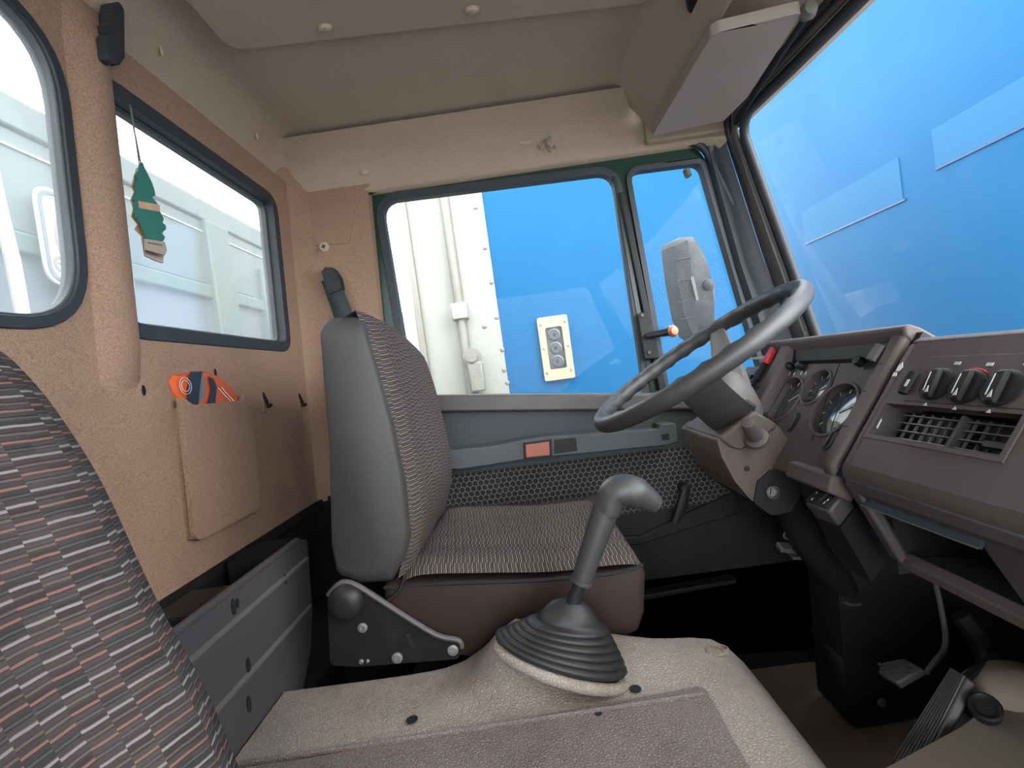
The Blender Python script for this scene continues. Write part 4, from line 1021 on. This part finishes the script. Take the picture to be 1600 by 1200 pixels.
MB().prism([V(u1.x-.008, YT, u1.z+.004), V(u1.x+.01, YT, u1.z+.012), V(u1.x+.016, YT, u1.z-.006), V(u1.x, YT, u1.z-.014)], (0, -1.6, 0)).build('tray_lip', M['dash'], tray, bevel=.004)
MB().prism([V(u1.x+.005, YT, u1.z+.002), V(u1.x+.26, YT, u1.z-.03), V(u1.x+.26, YT, u1.z-.045), V(u1.x+.005, YT, u1.z-.012)], (0, -1.6, 0)).build('tray_floor', M['dashdark'], tray)
MB().box(u1.x+.23, u1.x+.25, -.9, YT, u1.z-.05, .72).build('tray_back', M['dashdark'], tray)
MB().box(u0.x+.05, u1.x+.25, YT-.012, YT, u1.z-.02, .735).build('tray_cheek', M['black'], tray)
yq = at(1535, 850, X=u0.x+.02).y
MB().prism([V(u0.x+.008, yq, u0.z-.01), V(u0.x+.10, yq, u0.z-.02), V(u1.x+.10, yq, u1.z), V(u1.x+.004, yq, u1.z+.004)], (0, -.6, 0)).build('tray_blank', M['dashdark'], tray, bevel=.006)
MB().prism([V(u1.x+.0, YT, u1.z-.012), V(u1.x+.02, YT, u1.z-.012), V(1.0, YT, .34), V(.96, YT, .32), V(.74, YT, .45)], (0, -1.6, 0)).build('tray_under_panel', M['black'], tray)

# switch pod left of the tray
pod = thing('switch_pod', 'small black switch pod hanging under the dash left of the tray', 'switch', at(1290, 790, Y=.76))
pt = [at(*q, Y=y) for q, y in (((1256, 786), .80), ((1283, 758), .80), ((1321, 766), .74), ((1295, 800), .74))]
ctr = sum(pt, V(0, 0, 0))/4
MB().prism(pt, (.02, .01, -.03)).build('housing', M['dashdark'], pod, bevel=.005)
nn = (pt[1]-pt[0]).cross(pt[3]-pt[0]).normalized()
if nn.z < 0: nn = -nn
ti = [ctr+(p-ctr)*.86+nn*.001 for p in pt]
MB().prism(ti, nn*.003).build('face_plate', M['black'], pod, bevel=.001)
du = (ti[1]-ti[0]).normalized(); dv = (ti[3]-ti[0]).normalized()
MB().obox(ctr+nn*.006+dv*.008, du*.013, dv*.0025, nn*.003).build('toggle', M['black'], pod, bevel=.001)
for a, b in ((-.5, .5), (-.2, .55), (.2, .6), (-.55, -.4), (.1, -.5), (.5, -.4), (.5, .1)):
    MB().obox(ctr+nn*.0044+(ti[1]-ti[0])*a*.6+(ti[3]-ti[0])*b*.6, du*.0022, dv*.001, nn*.0003).build('symbol', M['mark'], pod)
p4 = [p+V(.02, .01, -.03) for p in pt]
MB().loft([p4, [p+V(.05, .02, -.10) for p in p4]], cu=True, cap=True).build('bracket', M['black'], pod)

# black column foot box and pedals
cbx = thing('column_foot_box', 'tall black box in the driver footwell around the column foot', 'foot box', (.8, 1.2, 0))
MB().prism(fillet(ys(1.15, [(1300, 850), (1420, 850), (1560, 940), (1520, 1060), (1450, 1118), (1345, 1140), (1326, 1130), (1318, 1030), (1310, 930)]), .015, 3), (0, .12, 0)).build('housing', M['black'], cbx, bevel=.012, seg=3)
MB().lathe([(.010, 0), (.009, .006), (0, .008)], at(1377, 1097, Y=1.149), (0, -1, 0), 10).build('bolt', M['steel'], cbx)
MB().tube(smooth_path(ys(1.147, [(1318, 940), (1330, 945), (1345, 944)]), 4), .004, 6).build('seam', M['dashdark'], cbx)
def pedal(name, label, Y, pts, arm_pts, thick=.014):
    t = thing(name, label, 'pedal', at(*pts[0], Y=Y))
    P = [at(*p, Y=y) for p, y in zip(pts, Y if isinstance(Y, list) else [Y]*len(pts))] if False else None
    return t
bp = thing('brake_pedal', 'brake pedal with square rubber pad hanging in the middle', 'pedal', at(1410, 1045, Y=.95))
bpts = [at(1371, 1050, Y=.985), at(1380, 1034, Y=1.0), at(1412, 1028, Y=.97), at(1441, 1044, Y=.92), at(1400, 1067, Y=.92)]
n_ = (bpts[1]-bpts[0]).cross(bpts[3]-bpts[0]).normalized()
n_ = n_ if n_.dot(EYE-bpts[0]) > 0 else -n_
bpad = MB().prism(bpts, -n_*.014).build('pad', M['dashdark'], bp, bevel=.003)
ctr = sum(bpts, V(0, 0, 0))/5
for i in range(-2, 3):
    for j in range(-1, 2):
        MB().obox(ctr+(bpts[3]-bpts[0])*.15*i+(bpts[1]-bpts[4])*.2*j+n_*.001, (bpts[3]-bpts[0])*.05, (bpts[1]-bpts[4])*.06, n_*.002).build('grip_stud', M['sill'], bpad)
MB().tube(smooth_path([bpts[3]-n_*.01, at(1462, 1032, Y=.93), at(1476, 1012, Y=.95), at(1475, 975, Y=.98), at(1460, 900, Y=1.02)], 5), .005, 8).build('arm', M['arm'], bp)
cp = thing('clutch_pedal', 'clutch pedal with small rubber pad behind the black foot box', 'pedal', at(1295, 985, Y=1.27))
q = at(1297, 981, Y=1.27)
MB().obox(q, (.024, 0, .0), (0, .03, .01), (.012, -.006, .028)).build('pad', M['dashdark'], cp, bevel=.004)
MB().tube([q+V(.02, 0, .0), q+V(.07, .0, .10), q+V(.085, 0, .21)], .012, 8).build('arm', M['black'], cp)
ap = thing('accelerator_pedal', 'long ribbed accelerator pedal leaning at the lower right', 'pedal', at(1430, 1180, Y=.82))
a0, a1, a2, a3 = at(1486, 1044, Y=.86), at(1510, 1058, Y=.80), at(1444, 1192, Y=.78), at(1390, 1194, Y=.84)
n_ = (a1-a0).cross(a3-a0).normalized(); n_ = n_ if n_.dot(EYE-a0) > 0 else -n_
plt_ = MB().prism([a0, a1, a2, a3], -n_*.014).build('plate', M['sill'], ap, bevel=.003)
for k in range(8):
    t = (k+.6)/8.2
    MB().tube([lerp(a0, a1, t)+n_*.001, lerp(a3, a2, t)+n_*.001], .0017, 5).build('rib', M['hubgrey'], plt_)
MB().tube([lerp(a0, a1, .5)-n_*.012, lerp(a0, a1, .5)+V(.12, .06, -.02)], .007, 8).build('push_rod', M['black'], ap)
# loose bits in the dark footwell
for i, (x, y, w_, h_) in enumerate(((1232, 856, .022, .005), (1250, 868, .022, .003))):
    q = at(x, y, Y=1.12)
    tag(MB().obox(q, (w_, 0, -.004), (0, .012, .004), (.002, 0, h_)).build('metal_bracket', M['sill'], bevel=.002), ('bent metal bracket with a hole under the steering column', 'thin metal tab just below the bent bracket')[i], 'bracket')
cab = smooth_path([at(1240, 820, Y=1.1), at(1225, 838, Y=1.1), at(1247, 848, Y=1.09), at(1270, 862, Y=1.1), at(1300, 860, Y=1.12)], 6)
tag(MB().tube(cab, .003, 6).build('loose_wire', M['dashdark']), 'thin dark wire curling under the steering column', 'wire')
q = at(1540, 1104, Z=.33)
gr = thing('rubber_grommet', 'black round rubber grommet on the front floor by the accelerator', 'grommet', q)
MB().lathe([(.020, -.02), (.021, .0), (.018, .003), (.015, .001), (.012, -.004), (0, -.004)], q, (-.35, -.5, .8), 20).build('collar', M['black'], gr)
hs = smooth_path([at(1500, 960, Y=1.0), at(1535, 1010, Y=.98), at(1545, 1060, Y=.95), at(1540, 1095, Y=.92)], 5)
tag(MB().tube(hs, .018, 10).build('black_hose', M['black']), 'black hose running down to the grommet at the lower right', 'hose')
q = at(1580, 1100, Z=.30)
tag(MB().lathe([(.085, -.03), (.075, .01), (.05, .03), (0, .035)], q+V(.03, .03, 0), (0, 0, 1), 18, e=(1, .7)).build('floor_hump', M['lowbeige'], sm=60), 'beige moulded hump on the front floor behind the grommet', 'floor hump')

# ================================================================ rear shelf, pocket, small things
mp = thing('storage_box', 'grey ribbed metal storage box panel along the rear wall', 'storage box', (-.53, .72, 0))
zp = [(.20, .30), (.20, .702), (.885, .702), (.925, .688), (.905, .56), (.875, .497), (.79, .42), (.79, .30)]
MB().plate(zp, [], .004, lambda u, v, w: V(-.45-w, u, v)).build('front_panel', M['panelmetal'], mp, bevel=.0015)
for z, yb_ in ((.655, .91), (.570, .895)):
    MB().prism([V(-.45, .2, z-.007), V(-.4455, .2, z-.001), V(-.4455, .2, z+.002), V(-.45, .2, z+.005)], (0, yb_-.2, 0)).build('pressed_rib', M['panelrib'], mp)
MB().box(-.458, -.447, .2, .89, .694, .704).build('top_flange', M['panelmetal'], mp, bevel=.003)
for x, y, s_ in ((365, 948, 1), (371, 942, .6), (388, 1040, 1), (389, 1100, 1), (446, 905, .8)):
    q = at(x, y, X=-.4492)
    MB().lathe([(.012*s_, 0), (.012*s_, .0006), (0, .0007)], q, (1, 0, 0), 10, e=(1, .45), up=(0, 0, 1)).build('slot_hole', M['black'], mp)
MB().box(-.612, -.46, .2, 1.3, .40, .42).build('box_floor', M['black'], mp)
q = at(330, 960, X=-.53)
MB().box(-.60, -.47, q.y-.05, q.y+.06, .56, .664).build('inner_block', M['black'], mp, bevel=.004)
q = at(385, 925, X=-.55)
MB().box(-.60, -.50, q.y+.03, q.y+.14, .58, .672).build('inner_block', M['blackmat'], mp, bevel=.004)
q = at(254, 960, X=-.60)
MB().lathe([(.008, 0), (.007, .005), (0, .006)], q, (1, 0, 0), 10).build('bolt', M['steel'], mp)
MB().box(-.612, -.606, .2, 1.40, .56, .585).build('wall_rib', M['blackmat'], mp, bevel=.002)

pc = thing('wall_pocket', 'beige felt document pocket fixed low on the rear wall', 'pocket', (-.6, .94, .72))
py0 = yz(262, 620)[0]+.005; py1 = yz(385, 620)[0]-.02; pz0 = .735; pz1 = .985
pol = fillet([(py0, pz0), (py1, pz0), (py1, pz1), (py1-.018, pz1+.002), (py1-.026, pz1-.012), (py0+.03, pz1-.012), (py0, pz1+.006)], [.02, .02, .006, .004, .006, .01, .004], 4)
MB().plate(pol, [], .010, lambda u, v, w: V(RXf(v)+.020-w, u, v)).build('front', M['felt'], pc, bevel=.004)
MB().plate(fillet([(py0+.004, pz0+.004), (py0+.02, pz0+.004), (py0+.02, pz1-.02), (py0+.004, pz1-.01)], .004, 2), [], .018, lambda u, v, w: V(RXf(v)+.016-w, u, v)).build('near_side', M['felt'], pc)
MB().plate([(py1-.016, pz0+.004), (py1-.004, pz0+.004), (py1-.004, pz1-.01), (py1-.016, pz1-.01)], [], .018, lambda u, v, w: V(RXf(v)+.016-w, u, v)).build('far_side', M['felt'], pc)
MB().plate([(py0+.01, pz0+.004), (py1-.01, pz0+.004), (py1-.01, pz0+.018), (py0+.01, pz0+.018)], [], .018, lambda u, v, w: V(RXf(v)+.016-w, u, v)).build('bottom', M['felt'], pc)
# crumpled wrapper in the pocket
wp = thing('orange_wrapper', 'crumpled orange and black plastic wrapper sticking out of the felt pocket', 'wrapper', (-.585, .92, .90))
XW = -.602
wo_ = [(264, 596), (269, 586), (300, 581), (318, 579), (345, 590), (362, 608), (370, 622), (372, 660), (296, 660), (284, 632), (270, 612)]
def puff(pts, x, amt=.010):
    P = xs(x, pts); c = sum(P, V(0, 0, 0))/len(P)
    rows = []
    for s_, dx in ((1, 0), (.9, .6), (.6, .95), (.25, 1.0)):
        rows.append([c+(p-c)*s_+V(amt*dx+random.uniform(-.0012, .0012)*(s_ < 1), 0, 0) for p in P])
    return rows, P
rws, P = puff(wo_, XW)
MB().loft([[p+V(-.008, 0, 0) for p in P]]+rws, cu=True, cap=True).build('body', M['clothorange'], wp, sm=20)
def skin(pts, name, mat, x=XW+.0125): MB().prism(xs(x, pts), (.0012, 0, 0)).build(name, M[mat], wp)
skin([(297, 581), (315, 580), (312, 605), (308, 640), (294, 640), (293, 605)], 'black_band', 'wrapblack')
skin([(316, 580), (320, 600), (319, 622), (309, 632), (311, 605)], 'silver_fold', 'steel')
skin([(325, 588), (333, 592), (338, 604), (335, 640), (322, 640), (329, 608)], 'black_stripe', 'wrapblack')
for k in (0, 1):
    MB().tube(xs(XW+.0135, [(341+5*k, 606-1*k), (352+5*k, 618), (362+5*k, 628)]), .0007, 5).build('white_line', M['mark'], wp)
q0 = at(290, 603, X=XW+.0135)
for r in (.010, .015):
    MB().tube([q0+V(0, math.cos(a)*r, math.sin(a)*r) for a in [2*math.pi*k/20 for k in range(21)]], .0005, 5).build('ring_print', M['mark'], wp)

# hooks, coat hook, wall marks
for i, (x, y) in enumerate(((410, 625), (466, 625))):
    q = at(x, y, **KW)
    h = thing('wall_hook', ('small dark hook on the rear wall, the one nearer the felt pocket', 'small dark hook on the rear wall, the one nearer the driver seat')[i], 'hook', q, 'hooks right of the pocket')
    MB().box(q.x-.004, q.x+.004, q.y-.006, q.y+.006, q.z-.03, q.z+.022).build('plate', M['felt'], h, bevel=.002)
    MB().tube(smooth_path([q+V(.003, 0, .016), q+V(.010, 0, -.004), q+V(.012, 0, -.018), q+V(.02, 0, -.012)], 4), .0035, 7).build('peg', M['blackmat'], h)
q = at(178, 60, **KW)
ch = thing('coat_hook', 'dark grey plastic coat hook at the top between the rear windows', 'hook', q)
MB().prism(fillet([at(x, y, X=-.655+.02, k=.05) for x, y in ((163, 40), (172, 36), (176, 5), (186, 2), (194, 14), (195, 90), (186, 102), (170, 98), (160, 75))], .008, 3), (-.02, 0, 0)).build('hook_body', M['rubber'], ch, bevel=.005)
MB().prism(fillet([at(x, y, X=-.655+.035, k=.05) for x, y in ((164, 55), (190, 50), (190, 95), (180, 100), (168, 92))], .006, 3), (-.014, 0, 0)).build('hook_peg', M['rubber'], ch, bevel=.004)
for x, y, rr in ((364, 172, .006), (202, 426, .007), (224, 610, .007), (336, 582, .006)):
    q = at(x, y, **KW)
    MB().lathe([(rr, 0), (rr*.9, .001), (0, .0012)], q+V(.0005, 0, 0), (1, 0, 0), 10, e=(1.3, .6)).build('peg_hole', M['blackmat'], wr)
for x, y in ((252, 76), (401, 210), (464, 265)):
    q = at(x, y, **KW)
    MB().lathe([(.012, 0), (.010, .004), (0, .005)], q, (1, 0, 0), 12, e=(1.2, .45)).build('trim_clip', M['plug'], wr)
# round cap top left of the roof
q = at(240, 2, X=-.655, k=.05)

# air fresheners
ax_ = -.565
af = thing('tree_air_freshener', 'green tree shaped air freshener card hanging on a cord at the rear window', 'air freshener', at(232, 330, X=ax_))
def tree(name, pts, x, mat, parent, th=.0025):
    return MB().prism(xs(x, pts), (-th, 0, 0)).build(name, M[mat], parent)
g_tree = [(219, 254), (223, 253), (228, 266), (238, 286), (241, 295), (243, 305), (238, 308), (246, 318), (250, 330), (256, 342), (254, 348), (259, 352), (260, 358), (252, 364), (258, 370), (256, 376), (252, 378), (229, 372), (227, 365), (221, 350), (213, 340), (211, 330), (209, 318), (213, 315), (209, 306), (213, 300), (212, 290), (215, 280), (211, 274), (217, 266)]
tree('card', g_tree, ax_, 'treegreen', af)
tree('label_strip', [(217, 314), (250, 320), (250, 331), (218, 325)], ax_+.001, 'treepink', af, .0012)
tree('base_label', [(228, 373), (258, 378), (261, 392), (258, 399), (228, 390)], ax_+.001, 'plug', af, .003)
tree('base_print', [(231, 378), (254, 382), (254, 384), (231, 380)], ax_+.0015, 'treegreen', af, .0012)
MB().tube(smooth_path([at(203, 164, X=ax_-.012), at(208, 195, X=ax_-.006), at(217, 240, X=ax_), at(220, 256, X=ax_)], 5), .0014, 6).build('cord', M['cord'], af)
af2 = thing('faded_air_freshener', 'faded yellowish tree card hanging behind the green air freshener', 'air freshener', at(222, 350, X=ax_-.012))
tree('card', [(215, 262), (222, 262), (236, 300), (240, 330), (246, 350), (256, 362), (252, 374), (246, 372), (240, 385), (226, 378), (222, 368), (212, 358), (216, 350), (207, 338), (210, 326), (206, 312), (211, 300), (207, 290)], ax_-.012, 'treepink', af2)
tree('base_label', [(223, 372), (256, 394), (255, 411), (245, 408), (228, 400)], ax_-.0125, 'plug', af2, .003)
MB().tube([at(205, 166, X=ax_-.016), at(218, 262, X=ax_-.012)], .001, 6).build('cord', M['cord'], af2)

# seat belt
sb = thing('seat_belt', 'dark seat belt strap and guide on the pillar behind the driver seat', 'seat belt', at(530, 470, Y=1.37))
MB().prism(fillet(ys(1.372, [(502, 424), (508, 417), (520, 418), (530, 432), (534, 452), (512, 460)]), .006, 3), (0, .028, 0)).build('guide', M['black'], sb, bevel=.004)
a = ys(1.385, [(503, 440), (528, 432)]); b = ys(1.37, [(524, 500), (556, 500)]); c = ys(1.36, [(530, 660), (572, 660)])
MB().loft([[a[0], a[1]], [lerp(a[0], b[0], .5), lerp(a[1], b[1], .5)], [b[0], b[1]], [c[0], c[1]]]).build('strap', M['strap'], sb)
sb.children[-1].modifiers.new('s', 'SOLIDIFY').thickness = .003

# passenger side of the shell (open door): rear post, header, front post
wrt = struct('wall_right', (0, -.98, 0))
MB().box(-.68, -.50, -1.05, -.98, 0, 1.68).build('rear_post', M['felt'], wrt, bevel=.01)
MB().box(-.68, .70, -1.05, -.98, 1.56, 1.68).build('header', M['head'], wrt, bevel=.01)
MB().prism([V(.62, -1.05, 1.6), V(.70, -1.05, 1.6), V(1.04, -1.05, .8), V(1.04, -1.05, 0), V(.86, -1.05, 0), V(.86, -1.05, .8)], (0, .06, 0)).build('front_post', M['rubber'], wrt, bevel=.01)
